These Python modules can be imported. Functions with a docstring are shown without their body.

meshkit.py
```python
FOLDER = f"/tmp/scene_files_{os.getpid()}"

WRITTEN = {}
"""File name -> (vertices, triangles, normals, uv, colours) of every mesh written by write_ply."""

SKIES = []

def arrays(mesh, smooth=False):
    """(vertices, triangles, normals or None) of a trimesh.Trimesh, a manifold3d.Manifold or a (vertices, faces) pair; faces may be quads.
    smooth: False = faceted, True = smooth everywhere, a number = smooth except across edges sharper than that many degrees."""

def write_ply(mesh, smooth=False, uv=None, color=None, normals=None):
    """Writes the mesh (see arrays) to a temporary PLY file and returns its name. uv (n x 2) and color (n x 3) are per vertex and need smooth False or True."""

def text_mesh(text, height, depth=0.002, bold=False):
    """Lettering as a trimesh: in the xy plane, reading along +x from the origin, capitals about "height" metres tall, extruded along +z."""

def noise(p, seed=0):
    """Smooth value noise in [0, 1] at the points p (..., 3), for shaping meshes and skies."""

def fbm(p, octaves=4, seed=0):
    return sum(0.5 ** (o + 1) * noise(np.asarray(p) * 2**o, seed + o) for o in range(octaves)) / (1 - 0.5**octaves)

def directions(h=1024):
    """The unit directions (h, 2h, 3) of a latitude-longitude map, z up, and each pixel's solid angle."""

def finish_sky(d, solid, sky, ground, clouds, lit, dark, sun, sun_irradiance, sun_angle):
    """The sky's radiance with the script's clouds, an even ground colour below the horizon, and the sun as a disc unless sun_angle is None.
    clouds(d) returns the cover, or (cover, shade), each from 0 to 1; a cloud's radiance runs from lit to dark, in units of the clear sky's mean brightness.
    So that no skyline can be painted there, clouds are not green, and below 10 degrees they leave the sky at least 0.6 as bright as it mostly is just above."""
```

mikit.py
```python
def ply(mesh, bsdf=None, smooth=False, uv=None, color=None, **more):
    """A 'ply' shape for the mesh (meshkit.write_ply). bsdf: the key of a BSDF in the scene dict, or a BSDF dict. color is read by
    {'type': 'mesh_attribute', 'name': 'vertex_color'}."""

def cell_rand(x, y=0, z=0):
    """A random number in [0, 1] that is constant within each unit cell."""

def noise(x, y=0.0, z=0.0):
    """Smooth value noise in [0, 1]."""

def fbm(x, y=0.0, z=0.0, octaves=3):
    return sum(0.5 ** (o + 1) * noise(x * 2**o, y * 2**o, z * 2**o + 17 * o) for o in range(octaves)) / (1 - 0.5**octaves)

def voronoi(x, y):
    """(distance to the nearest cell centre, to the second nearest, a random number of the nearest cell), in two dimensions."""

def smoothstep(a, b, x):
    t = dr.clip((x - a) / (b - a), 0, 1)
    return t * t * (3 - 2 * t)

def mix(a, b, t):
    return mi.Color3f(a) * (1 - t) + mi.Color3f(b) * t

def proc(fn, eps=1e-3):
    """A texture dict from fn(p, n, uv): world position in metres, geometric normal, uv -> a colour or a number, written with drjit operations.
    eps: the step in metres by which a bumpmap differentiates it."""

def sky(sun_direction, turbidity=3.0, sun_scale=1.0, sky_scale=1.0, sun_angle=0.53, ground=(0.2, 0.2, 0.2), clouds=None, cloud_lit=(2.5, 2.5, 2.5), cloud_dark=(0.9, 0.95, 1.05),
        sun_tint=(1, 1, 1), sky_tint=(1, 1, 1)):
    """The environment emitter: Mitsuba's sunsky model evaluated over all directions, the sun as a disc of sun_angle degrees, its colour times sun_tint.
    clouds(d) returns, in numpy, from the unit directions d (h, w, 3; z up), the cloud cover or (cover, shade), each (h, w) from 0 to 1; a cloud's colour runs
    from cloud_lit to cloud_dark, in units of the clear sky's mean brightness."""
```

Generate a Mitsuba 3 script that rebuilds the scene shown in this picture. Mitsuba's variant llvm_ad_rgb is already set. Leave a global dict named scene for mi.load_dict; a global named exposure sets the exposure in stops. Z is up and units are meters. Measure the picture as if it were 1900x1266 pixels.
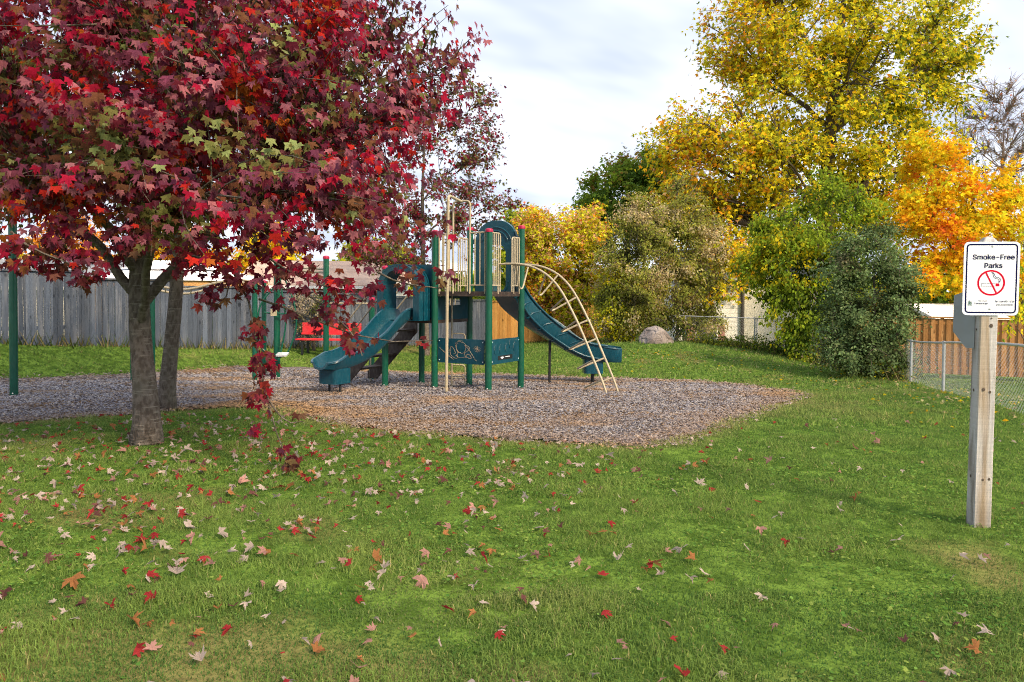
import math
import numpy as np, trimesh, shapely, mitsuba as mi, drjit as dr
from shapely.geometry import Polygon, Point, LineString, box as sbox
from scipy.interpolate import PchipInterpolator
from scipy.spatial import cKDTree
import mikit, meshkit
from mikit import ply, proc, noise as tnoise, fbm as tfbm, cell_rand, smoothstep as tstep, mix as tmix

scene, labels = {}, {}
T = mi.ScalarTransform4f
A = np.array
# ------------------------------------------------------------------ camera, sky, exposure
F, CX, HY, EYE = 1400.0, 950.0, 540.0, 1.45          # focal length in pixels of the 1900-wide photograph, horizon row, eye height
PITCH, ROLL = math.radians(1.3), math.radians(0.35)
CY = HY + F * math.tan(PITCH)
C0 = A([0, 0, EYE])
fw = A([0, math.cos(PITCH), -math.sin(PITCH)])
_u, _r = A([0, math.sin(PITCH), math.cos(PITCH)]), A([1.0, 0, 0])
RT, UP = _r * math.cos(ROLL) + _u * math.sin(ROLL), _u * math.cos(ROLL) - _r * math.sin(ROLL)
scene['camera'] = {'type': 'perspective', 'fov': 2 * math.degrees(math.atan(950 / F)), 'fov_axis': 'x', 'near_clip': 0.05, 'far_clip': 2000.0,
    'principal_point_offset_x': 0.0, 'principal_point_offset_y': -(CY - 633) / 1266,
    'to_world': T().look_at(origin=C0.tolist(), target=(C0 + fw).tolist(), up=UP.tolist())}
exposure = 2.8
SUN = (0.58, -0.66, 0.64)

def clouds(d):
    q = np.stack([d[..., 0] / (d[..., 2] + .25), d[..., 1] / (d[..., 2] + .25), d[..., 2] * 0], -1)
    ang = .5
    a = q[..., 0] * math.cos(ang) + q[..., 1] * math.sin(ang)
    b = -q[..., 0] * math.sin(ang) + q[..., 1] * math.cos(ang)
    n = meshkit.fbm(np.stack([a * 1.1, b * 2.6, a * 0], -1), 5, 3)
    m = meshkit.fbm(np.stack([a * 3.1, b * 6.5, a * 0 + 5], -1), 4, 9)
    cover = np.clip(.88 + .35 * (n - .5) * 2, 0, 1)
    shade = np.clip(.42 + 2.4 * (n - .5) + .8 * (m - .5), 0, 1)
    return cover, shade
scene['sky'] = mikit.sky(SUN, turbidity=3, sun_scale=.64, sun_angle=14, clouds=clouds, cloud_lit=(2.40, 2.43, 2.52), cloud_dark=(1.30, 1.46, 1.86), sun_tint=(1, .97, .93))

# ------------------------------------------------------------------ helpers
def at(px, py, Y):
    d = fw + RT * ((px - CX) / F) + UP * ((CY - py) / F)
    return C0 + d * (Y / d[1])

def sstep(a, b, x):
    t = np.clip((x - a) / (b - a), 0, 1)
    return t * t * (3 - 2 * t)

FL0, FLD = A([-7.55, 22.5]), A([4.35, 5.0]) / math.hypot(4.35, 5)        # the long board fence: a point and its direction
FLN = A([FLD[1], -FLD[0]])                                               # towards the playground
_pz = PchipInterpolator([-60, 0, 4.6, 7.4, 10, 13.9, 15.6, 18, 22, 29, 60], [.06, .03, 0, -.08, -.20, -.40, -.53, -.64, -.72, -.75, -.8])

def Z(x, y):
    x, y = np.asarray(x, float), np.asarray(y, float)
    z = _pz(np.clip(y, -60, 60))
    d = (x - FL0[0]) * FLN[0] + (y - FL0[1]) * FLN[1]
    amp = np.interp(x, [-16, -12, -7.5, -4.6, -1], [.9, .78, .40, .27, .0])
    z = z + amp * (1 - sstep(0, 2.8, d)) * (1 - sstep(3, 9, -d))
    z = z + .50 * np.exp(-((x - 5) / 3.4) ** 2 - ((y - 24.8) / 3.9) ** 2)
    z = z - .45 * sstep(10.0, 12, x) * sstep(9, 18, y)
    z = z + .03 * (meshkit.noise(np.stack([x * .9, y * .9, x * 0], -1), 4) - .5)
    return z

def gnd(px, py):
    lo, hi = 1.0, 60.0
    for _ in range(50):
        m = (lo + hi) / 2
        p = at(px, py, m)
        if p[2] > Z(p[0], p[1]): lo = m
        else: hi = m
    return at(px, py, lo)

def numbered(k):
    if k not in used: used.add(k); return k
    n = 1
    while f'{k}_{n:03d}' in used: n += 1
    k = f'{k}_{n:03d}'; used.add(k); return k
used = set()

def info(key, label=None, cat=None, group=None, kind=None):
    d = {}
    if label: d['label'] = label
    if cat: d['category'] = cat
    if group: d['group'] = group
    if kind: d['kind'] = kind
    if d: labels[key] = d
    return key

def thing(name, label, cat, group=None): return info(numbered(name), label, cat, group)

def obj(name, mesh, bsdf, parent=None, smooth=False, color=None, label=None, cat=None, group=None, kind=None, shape=None):
    key = numbered((parent + '__' if parent else '') + name)
    scene[key] = shape if shape is not None else ply(mesh, bsdf, smooth, color=color)
    return info(key, label, cat, group, kind)

def cat(ms):
    ms = [m if isinstance(m, tuple) else (A(m.vertices), A(m.faces)) for m in ms]
    o = np.cumsum([0] + [len(m[0]) for m in ms])
    return np.vstack([m[0] for m in ms]), np.vstack([m[1] + k for m, k in zip(ms, o)])

BV = A([[x, y, z] for x in (-.5, .5) for y in (-.5, .5) for z in (-.5, .5)], float)
BF = A([[0, 1, 3], [0, 3, 2], [4, 6, 7], [4, 7, 5], [0, 4, 5], [0, 5, 1], [2, 3, 7], [2, 7, 6], [0, 2, 6], [0, 6, 4], [1, 5, 7], [1, 7, 3]])
def rotz(a):
    c, s = math.cos(a), math.sin(a)
    return A([[c, -s, 0], [s, c, 0], [0, 0, 1.0]])
def bx(c, s, rz=0, R=None):
    R = rotz(rz) if R is None else R
    return (BV * A(s)) @ R.T + A(c), BF
def fbox(o, ax, ay, az, s0, s1):
    """a box given by ranges along three axes"""
    v = np.where(BV < 0, A(s0), A(s1))
    return A(o) + v[:, :1] * A(ax) + v[:, 1:2] * A(ay) + v[:, 2:] * A(az), BF

def frames(P):
    t = np.gradient(P, axis=0); t /= np.linalg.norm(t, axis=1, keepdims=True) + 1e-12
    a = np.cross(t[0], [0, 0, 1.0]) if abs(t[0][2]) < .9 else np.cross(t[0], [1.0, 0, 0])
    out = []
    for k in range(len(P)):
        a = a - t[k] * (a @ t[k]); a /= np.linalg.norm(a) + 1e-12
        out.append(a)
    a = A(out)
    return t, a, np.cross(t, a)

def tube(P, r, n=8, cap=True):
    P = np.asarray(P, float); r = np.broadcast_to(r, (len(P),)).astype(float)
    t, a, b = frames(P)
    ang = np.arange(n) * 2 * np.pi / n
    v = (P[:, None] + r[:, None, None] * (np.cos(ang)[None, :, None] * a[:, None] + np.sin(ang)[None, :, None] * b[:, None])).reshape(-1, 3)
    i, j = np.meshgrid(np.arange(len(P) - 1), np.arange(n), indexing='ij')
    q = np.stack([i * n + j, i * n + (j + 1) % n, (i + 1) * n + (j + 1) % n, (i + 1) * n + j], -1).reshape(-1, 4)
    f = np.vstack([q[:, [0, 1, 2]], q[:, [0, 2, 3]]])
    if cap:
        k = len(v); v = np.vstack([v, P[0], P[-1]])
        jj = np.arange(n); e = (len(P) - 1) * n
        f = np.vstack([f, np.stack([(jj + 1) % n, jj, jj * 0 + k], 1), np.stack([e + jj, e + (jj + 1) % n, jj * 0 + k + 1], 1)])
    return v, f

def tubes(P, R, n=4):
    """many tubes at once: P (N, K, 3), R (N, K)"""
    N, K, _ = P.shape
    t = np.gradient(P, axis=1); t /= np.linalg.norm(t, axis=2, keepdims=True) + 1e-12
    a = np.cross(t, A([.31, .22, .93])); a /= np.linalg.norm(a, axis=2, keepdims=True) + 1e-12
    b = np.cross(t, a)
    ang = np.arange(n) * 2 * np.pi / n
    v = P[:, :, None] + R[:, :, None, None] * (np.cos(ang)[:, None] * a[:, :, None] + np.sin(ang)[:, None] * b[:, :, None])
    o = (np.arange(N) * K * n)[:, None, None]
    i, j = np.meshgrid(np.arange(K - 1), np.arange(n), indexing='ij')
    q = np.stack([i * n + j, i * n + (j + 1) % n, (i + 1) * n + (j + 1) % n, (i + 1) * n + j], -1).reshape(-1, 4)
    q = (q[None] + o).reshape(-1, 4)
    return v.reshape(-1, 3), np.vstack([q[:, [0, 1, 2]], q[:, [0, 2, 3]]])

def curve(pts, n=24):
    """Catmull-Rom through the points"""
    pts = np.asarray(pts, float)
    s = np.r_[0, np.cumsum(np.linalg.norm(np.diff(pts, axis=0), axis=1))]
    from scipy.interpolate import CubicSpline
    return PchipInterpolator(s, pts)(np.linspace(0, s[-1], n)) if len(pts) < 3 else CubicSpline(s, pts)(np.linspace(0, s[-1], n))

def rounded(pts, r=.06, n=5):
    """a polyline with rounded corners"""
    pts = [A(p, float) for p in pts]; out = [pts[0]]
    for a, b, c in zip(pts, pts[1:], pts[2:]):
        u, w = a - b, c - b
        k = min(r, np.linalg.norm(u) * .49, np.linalg.norm(w) * .49)
        p0, p1 = b + u / np.linalg.norm(u) * k, b + w / np.linalg.norm(w) * k
        for t in np.linspace(0, 1, n): out.append((1 - t) ** 2 * p0 + 2 * t * (1 - t) * b + t * t * p1)
    out.append(pts[-1])
    return A(out)

def sweep(P, lat, prof, cap=True):
    """closed 2-D profile(s) (K x M x 2 or M x 2: lateral, up) along P with the lateral directions lat"""
    P = np.asarray(P, float); prof = np.asarray(prof, float)
    if prof.ndim == 2: prof = np.broadcast_to(prof, (len(P),) + prof.shape)
    t = np.gradient(P, axis=0); t /= np.linalg.norm(t, axis=1, keepdims=True)
    lat = np.asarray(lat, float); lat = lat / np.linalg.norm(lat, axis=1, keepdims=True)
    up = np.cross(lat, t); up /= np.linalg.norm(up, axis=1, keepdims=True)
    up *= np.sign(up[:, 2:3] + 1e-9)
    v = (P[:, None] + prof[:, :, :1] * lat[:, None] + prof[:, :, 1:] * up[:, None]).reshape(-1, 3)
    n = prof.shape[1]
    i, j = np.meshgrid(np.arange(len(P) - 1), np.arange(n), indexing='ij')
    q = np.stack([i * n + j, i * n + (j + 1) % n, (i + 1) * n + (j + 1) % n, (i + 1) * n + j], -1).reshape(-1, 4)
    f = np.vstack([q[:, [0, 1, 2]], q[:, [0, 2, 3]]])
    if cap:
        m = trimesh.creation.triangulate_polygon(Polygon(prof[0]), engine='earcut') if False else None
        half = n // 2
        strip = A([[k, k + 1, n - 1 - k] for k in range(half - 1)] + [[k + 1, n - 2 - k, n - 1 - k] for k in range(half - 1)])
        f = np.vstack([f, strip, strip + (len(P) - 1) * n])
    return v, f

def extrude(poly, h, o, ax, ay, az):
    """a shapely polygon in the plane (ax, ay) at o, extruded by h along az"""
    m = trimesh.util.concatenate([trimesh.creation.extrude_polygon(g, h, engine='earcut') for g in getattr(poly, 'geoms', [poly]) if g.area > 1e-9])
    v = A(m.vertices)
    return A(o) + v[:, :1] * A(ax) + v[:, 1:2] * A(ay) + v[:, 2:] * A(az), A(m.faces)

def fixed(m):
    m = trimesh.Trimesh(m[0], m[1], process=True); m.fix_normals(); return A(m.vertices), A(m.faces)

# ------------------------------------------------------------------ materials
def rgb(c): return {'type': 'rgb', 'value': [float(x) for x in c]}
VC = {'type': 'mesh_attribute', 'name': 'vertex_color'}
def mat(name, d, two=True):
    d = {'type': 'twosided', 'b': d} if two else d
    scene[name] = d; return name
def pbr(c, rough=.5, **k): return {'type': 'principled', 'base_color': c if isinstance(c, dict) else rgb(c), 'roughness': rough, **k}
mat('leaf_bsdf', {'type': 'principledthin', 'base_color': VC, 'roughness': .36, 'diff_trans': .9, 'eta': 1.5}, False)
mat('grass_bsdf', {'type': 'principledthin', 'base_color': VC, 'roughness': .55, 'diff_trans': .7, 'eta': 1.35}, False)
mat('vc_rough', {'type': 'diffuse', 'reflectance': VC})

def worn(base, var=.18, scale=7.0, dust=(.3, .26, .2), amount=.10):
    def fn(p, n, uv):
        k = tfbm(p.x * scale, p.y * scale, p.z * scale, 4)
        s = tfbm(p.x * 40, p.y * 40, p.z * 9, 2)
        c = mi.Color3f(base) * (1 - var + 2 * var * k)
        return tmix(c, dust, amount * tstep(.45, .75, s) + amount * tstep(.55, .75, k))
    return proc(fn)
mat('green_metal', pbr(worn((.002, .074, .045), .12, 5.0, (.12, .16, .12), .06), .30, specular=.5))
mat('teal_plastic', pbr(worn((.0018, .048, .078), .10, 3.0, (.10, .18, .2), .07), .30, specular=.5))
mat('tan_metal', pbr(worn((.37, .325, .23), .14, 6.0, (.3, .25, .17), .25), .42))
mat('red_plastic', pbr((.34, .006, .05), .45))
mat('deck_vinyl', pbr(worn((.035, .022, .018), .3, 9.0), .6))
mat('black_metal', pbr((.012, .014, .016), .4))
mat('bolt_metal', pbr((.75, .75, .75), .35, metallic=.6))
mat('galvanised', pbr(worn((.50, .52, .55), .15, 20.0, (.35, .35, .35), .2), .42, metallic=.55))
mat('sign_white', pbr((.70, .745, .84), .35))
mat('sign_navy', {'type': 'diffuse', 'reflectance': rgb((.008, .012, .05))})
mat('sign_red', {'type': 'diffuse', 'reflectance': rgb((.55, .004, .03))})
mat('sign_back', pbr(worn((.27, .29, .32), .12, 12.0), .38, metallic=.6))
mat('red_paint', pbr(worn((.55, .02, .03), .15, 5.0), .4))
mat('pale_metal', pbr((.6, .64, .67), .3, metallic=.4))
mat('engrave_tan', {'type': 'diffuse', 'reflectance': rgb((.38, .30, .22))})
mat('white_fabric', {'type': 'diffuse', 'reflectance': rgb((.82, .83, .86))})
mat('cedar_beam', pbr(worn((.42, .22, .07), .2, 5.0), .7))
mat('dark_trim', pbr((.05, .045, .04), .6))
mat('glass_pane', pbr((.06, .075, .09), .08, specular=.8))
mat('white_trim', pbr((.75, .75, .74), .5))

def bark(base, hi, fx, fz, seed, bump=.012):
    def col(p, n, uv):
        a = tfbm(p.x * fx + seed, p.y * fx, p.z * fz, 4)
        b = tfbm(p.x * 9, p.y * 9, p.z * 60 + seed, 2)
        m = tstep(.52, .7, tfbm(p.x * 2.2 + 3, p.y * 2.2, p.z * 1.7 + seed, 3))
        c = tmix(base, hi, tstep(.3, .72, a))
        c = tmix(c, mi.Color3f(.27, .25, .22), .55 * tstep(.62, .78, b))
        return tmix(c, mi.Color3f(.15, .15, .115), .3 * m)
    def hgt(p, n, uv):
        return bump * (tfbm(p.x * fx + seed, p.y * fx, p.z * fz, 3) + .5 * tnoise(p.x * 12, p.y * 12, p.z * 70))
    return {'type': 'bumpmap', 'arbitrary': proc(hgt, .002), 'scale': 1.0, 'bsdf': {'type': 'diffuse', 'reflectance': proc(col)}}
mat('maple_bark', bark((.085, .070, .060), (.165, .142, .125), 44, 16, 3, .02))
mat('grey_bark', {'type': 'diffuse', 'reflectance': rgb((.12, .10, .085))})
mat('pale_bark', {'type': 'diffuse', 'reflectance': rgb((.23, .18, .16))})

def boards(grain, tones, step, dark=.35, dirx=FLD, o=FL0, moss=None, zb=0.0):
    def col(p, n, uv):
        s = (p.x - o[0]) * dirx[0] + (p.y - o[1]) * dirx[1]
        k = cell_rand(dr.floor(s / step), 3.0)
        k2 = cell_rand(dr.floor(s / step), 9.0)
        g = tfbm(s * 60, k * 50, p.z * 2.2, 3)
        g2 = tfbm(s * 9, k * 90, p.z * 1.1, 3)
        c = tmix(tmix(tones[0], tones[1], k), tones[2], tstep(.45, .8, g2) * (.25 + .6 * k2))
        c = c * (1 - dark * tstep(.5, .8, g)) * (.78 + .44 * k2)
        kn = tnoise(s * 11 + k * 30, k * 17, p.z * 4.0)
        return c * (1 - .55 * tstep(.86, .95, kn))
    return {'type': 'diffuse', 'reflectance': proc(col)}
mat('grey_boards', boards(1, ((.092, .115, .158), (.060, .074, .102), (.150, .160, .182)), .145))
mat('cedar_boards', boards(1, ((.38, .215, .07), (.30, .15, .045), (.46, .29, .12)), .145, .3))
mat('brown_boards', boards(1, ((.42, .215, .085), (.30, .135, .05), (.50, .29, .13)), .12, .25, A([.98, .2]), A([12.0, 23.0])))
def post_wood(p, n, uv):
    s = (p.x - p.y * .2) * 60
    g = tfbm(s, p.y * 25, p.z * 2.4, 4)
    g2 = tfbm(s * 3.3, p.y * 60, p.z * 3.0, 2)
    saw = tnoise(p.x * 3, p.y * 3, p.z * 150)
    c = tmix(mi.Color3f(.44, .435, .435), mi.Color3f(.24, .215, .195), tstep(.42, .72, g))
    c = tmix(c, mi.Color3f(.55, .52, .50), .5 * tstep(.5, .8, g2))
    c = tmix(c, mi.Color3f(.34, .25, .15), .6 * tstep(.6, .78, tfbm(p.x * 14, p.y * 14, p.z * .9, 2)))
    c = c * (.93 + .14 * saw)
    return c * (1 - .3 * tstep(.25, .0, p.z))
def post_bump(p, n, uv):
    return .004 * tfbm((p.x - p.y * .2) * 60, p.y * 25, p.z * 2.4, 3) + .0012 * tnoise(p.x * 3, p.y * 3, p.z * 150)
mat('post_timber', {'type': 'bumpmap', 'arbitrary': proc(post_bump, .002), 'scale': 1.0, 'bsdf': {'type': 'diffuse', 'reflectance': proc(post_wood)}})
mat('knot_wood', {'type': 'diffuse', 'reflectance': rgb((.10, .08, .065))})

def lawn_col(p, n, uv):
    a = tfbm(p.x * .8, p.y * .8, 0, 4); b = tfbm(p.x * 9, p.y * 9, 0, 3); c3 = tfbm(p.x * 60, p.y * 60, 0, 2)
    c = tmix(mi.Color3f(.06, .11, .018), mi.Color3f(.12, .20, .035), tstep(.3, .7, b))
    c = tmix(c, mi.Color3f(.17, .14, .06), .75 * tstep(.56, .74, a))
    return c * (.6 + .8 * c3)
mat('lawn_soil', {'type': 'diffuse', 'reflectance': proc(lawn_col)})
def mulch_col(p, n, uv):
    a = tfbm(p.x * .7 + 5, p.y * 1.1, 0, 3); b = tfbm(p.x * 45, p.y * 45, 0, 3)
    c = tmix(mi.Color3f(.17, .145, .14), mi.Color3f(.20, .125, .065), tstep(.48, .66, a))
    return c * (.45 + 1.0 * b)
mat('mulch_soil', {'type': 'diffuse', 'reflectance': proc(mulch_col)})
def stone_col(p, n, uv):
    a = tfbm(p.x * 3.2, p.y * 3.2, p.z * 4.5, 4); b = tfbm(p.x * 30, p.y * 30, p.z * 30, 3)
    return tmix(mi.Color3f(.17, .145, .14), mi.Color3f(.29, .26, .25), tstep(.35, .7, a)) * (.72 + .55 * b)
mat('granite', {'type': 'diffuse', 'reflectance': proc(stone_col)})
def shingle_col(p, n, uv):
    r = dr.floor(p.z * 9); k = cell_rand(r, dr.floor((p.x + p.y) * 3 + r * .37))
    return tmix(mi.Color3f(.16, .18, .21), mi.Color3f(.26, .28, .31), k)
mat('shingles', {'type': 'diffuse', 'reflectance': proc(shingle_col)})
def pinkroof_col(p, n, uv):
    r = dr.floor(p.z * 11); k = cell_rand(r, dr.floor((p.x + p.y) * 3 + r * .37))
    return tmix(mi.Color3f(.40, .29, .24), mi.Color3f(.52, .40, .33), k)
mat('tan_shingles', {'type': 'diffuse', 'reflectance': proc(pinkroof_col)})
mat('brick_pink', {'type': 'diffuse', 'reflectance': proc(lambda p, n, uv: tmix(mi.Color3f(.34, .17, .14), mi.Color3f(.44, .25, .21), cell_rand(dr.floor(p.z * 13), dr.floor((p.x + p.y) * 4 + dr.floor(p.z * 13) * .5))))})
mat('siding_blue', {'type': 'diffuse', 'reflectance': rgb((.46, .53, .57))})
mat('siding_white', {'type': 'diffuse', 'reflectance': rgb((.80, .80, .76))})
mat('siding_cream', {'type': 'diffuse', 'reflectance': rgb((.66, .64, .55))})

# ------------------------------------------------------------------ ground
MULCH_PX = [(-420, 800), (-120, 797), (0, 787), (150, 776), (270, 768), (420, 757), (500, 756), (560, 771), (640, 790), (750, 801), (900, 813), (1050, 822),
            (1170, 829), (1250, 820), (1290, 806), (1400, 764), (1490, 735), (1400, 718), (1300, 708), (1150, 703), (1000, 698), (850, 693), (700, 690), (560, 681), (440, 680), (300, 692), (150, 699), (0, 704), (-420, 722)]
MULCH = Polygon([gnd(*p)[:2] for p in MULCH_PX]).buffer(.35).buffer(-.35)
_b = np.random.default_rng(11)
MULCH_EDGE = MULCH
def in_mulch(x, y, b=0.0):
    return shapely.contains_xy(MULCH if b == 0 else MULCH.buffer(b), x, y)

def gridmesh(xs, ys, zf):
    X, Y = np.meshgrid(xs, ys)
    v = np.stack([X.ravel(), Y.ravel(), zf(X.ravel(), Y.ravel())], 1)
    n = len(xs); i, j = np.meshgrid(np.arange(len(ys) - 1), np.arange(n - 1), indexing='ij')
    q = np.stack([i * n + j, i * n + j + 1, (i + 1) * n + j + 1, (i + 1) * n + j], -1).reshape(-1, 4)
    return v, np.vstack([q[:, [0, 1, 2]], q[:, [0, 2, 3]]])
xs = np.r_[-400, -200, -100, -60, -40, np.arange(-30, 30.01, .25), 40, 60, 100, 200, 400]
ys = np.r_[-200, -80, -30, -12, np.arange(-4, 42, .25), 50, 70, 100, 200, 400]
def lawn_z(x, y):
    z = Z(x, y)
    z = np.where(in_mulch(x, y, -.05), z - .05, z)
    return z
obj('lawn', gridmesh(xs, ys, lawn_z), 'lawn_soil', smooth=True, kind='structure', label='green lawn sloping down to the playground and up a low mound behind')
def mulch_z(x, y):
    q = np.stack([x * 2.2, y * 2.2, x * 0], -1)
    return Z(x, y) + .012 + .045 * (meshkit.fbm(q, 3, 7) - .45)
x0, y0, x1, y1 = MULCH.bounds
mv, mf = gridmesh(np.arange(x0 - .1, x1 + .1, .12), np.arange(y0 - .1, y1 + .1, .12), mulch_z)
cen = mv[mf].mean(1); mf = mf[in_mulch(cen[:, 0], cen[:, 1])]
used_v = np.unique(mf); rem = np.zeros(len(mv), int); rem[used_v] = np.arange(len(used_v))
obj('mulch_bed', (mv[used_v], rem[mf]), 'mulch_soil', smooth=True, kind='structure', label='bed of weathered wood chip mulch under the playground')

# ------------------------------------------------------------------ grass, chips
def build_grass():
    rng = np.random.default_rng(5)
    Vs, Fs, Cs, off = [], [], [], 0
    def ring(d0, d1, dens, w, h, segs):
        nonlocal off
        half = .86
        area = half * (d1 ** 2 - d0 ** 2)
        n = int(area * dens)
        y = np.sqrt(rng.uniform(d0 ** 2, d1 ** 2, n)); x = rng.uniform(-half, half, n) * y
        keep = ~in_mulch(x, y, -.06 if d0 < 12 else 0) & ((x - FL0[0]) * FLN[0] + (y - FL0[1]) * FLN[1] > .05)
        keep &= ~((x > 12.6) & (y > 22.5))
        cl = meshkit.noise(np.stack([x * 5, y * 5, x * 0], -1), 21)
        keep &= rng.random(n) < .45 + .75 * cl
        x, y = x[keep], y[keep]; n = len(x)
        big = meshkit.fbm(np.stack([x * .55, y * .55, x * 0], -1), 3, 31)
        med = meshkit.fbm(np.stack([x * 2.6, y * 2.6, x * 0], -1), 3, 32)
        z = Z(x, y)
        hh = h * rng.uniform(.45, 1.25, n) * (.35 + 1.25 * med * med / .5); ww = w * rng.uniform(.7, 1.3, n)
        ya = rng.uniform(0, 2 * np.pi, n); lean = rng.uniform(.25, 1.25, n)
        la = rng.uniform(0, 2 * np.pi, n)
        side = np.stack([np.cos(ya), np.sin(ya), ya * 0], 1) * ww[:, None]
        ldir = np.stack([np.cos(la), np.sin(la), la * 0], 1)
        base = np.stack([x, y, z - .004], 1)
        tip = base + ldir * (hh * lean * .8)[:, None] + A([0, 0, 1]) * (hh * (1 - .35 * lean))[:, None]
        mid = base + ldir * (hh * lean * .25)[:, None] + A([0, 0, 1]) * (hh * .6)[:, None]
        fresh, deep, dry = A([.200, .292, .070]), A([.068, .148, .038]), A([.38, .33, .16])
        t = np.clip(med * 1.6 - .35 + rng.normal(0, .22, n), 0, 1)[:, None]
        c = deep * (1 - t) + fresh * t
        d = (np.clip((big - .60) * 2.2, 0, .35) + (rng.random(n) < .05) * .8)[:, None]
        if d1 < 20: d = d + (.7 * sstep(.55, .0, shapely.distance(shapely.points(x, y), MULCH)))[:, None]
        d = np.clip(d * rng.uniform(.3, 1.2, (n, 1)), 0, 1)
        c = c * (1 - d) + dry * d
        c *= rng.uniform(.75, 1.25, (n, 1))
        if segs == 2:
            V = np.stack([base - side * .5, base + side * .5, mid - side * .4, mid + side * .4, tip], 1)
            f = A([[0, 1, 3], [0, 3, 2], [2, 3, 4]]); k = 5
        else:
            V = np.stack([base - side * .5, base + side * .5, tip], 1); f = A([[0, 1, 2]]); k = 3
        Vs.append(V.reshape(-1, 3)); Fs.append((f[None] + (np.arange(n) * k)[:, None, None]).reshape(-1, 3) + off); off += n * k
        Cs.append(np.repeat(c, k, 0))
    ring(1.7, 3.6, 15000, .0040, .036, 2)
    ring(3.6, 5.5, 9800, .0054, .038, 1)
    ring(5.5, 9.0, 5000, .0088, .042, 1)
    ring(9.0, 15.0, 1500, .015, .062, 1)
    ring(15.0, 34.0, 330, .034, .075, 1)
    obj('grass', (np.vstack(Vs), np.vstack(Fs)), 'grass_bsdf', color=np.vstack(Cs), kind='stuff', label='short mown green grass blades of the lawn')
build_grass()
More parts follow.
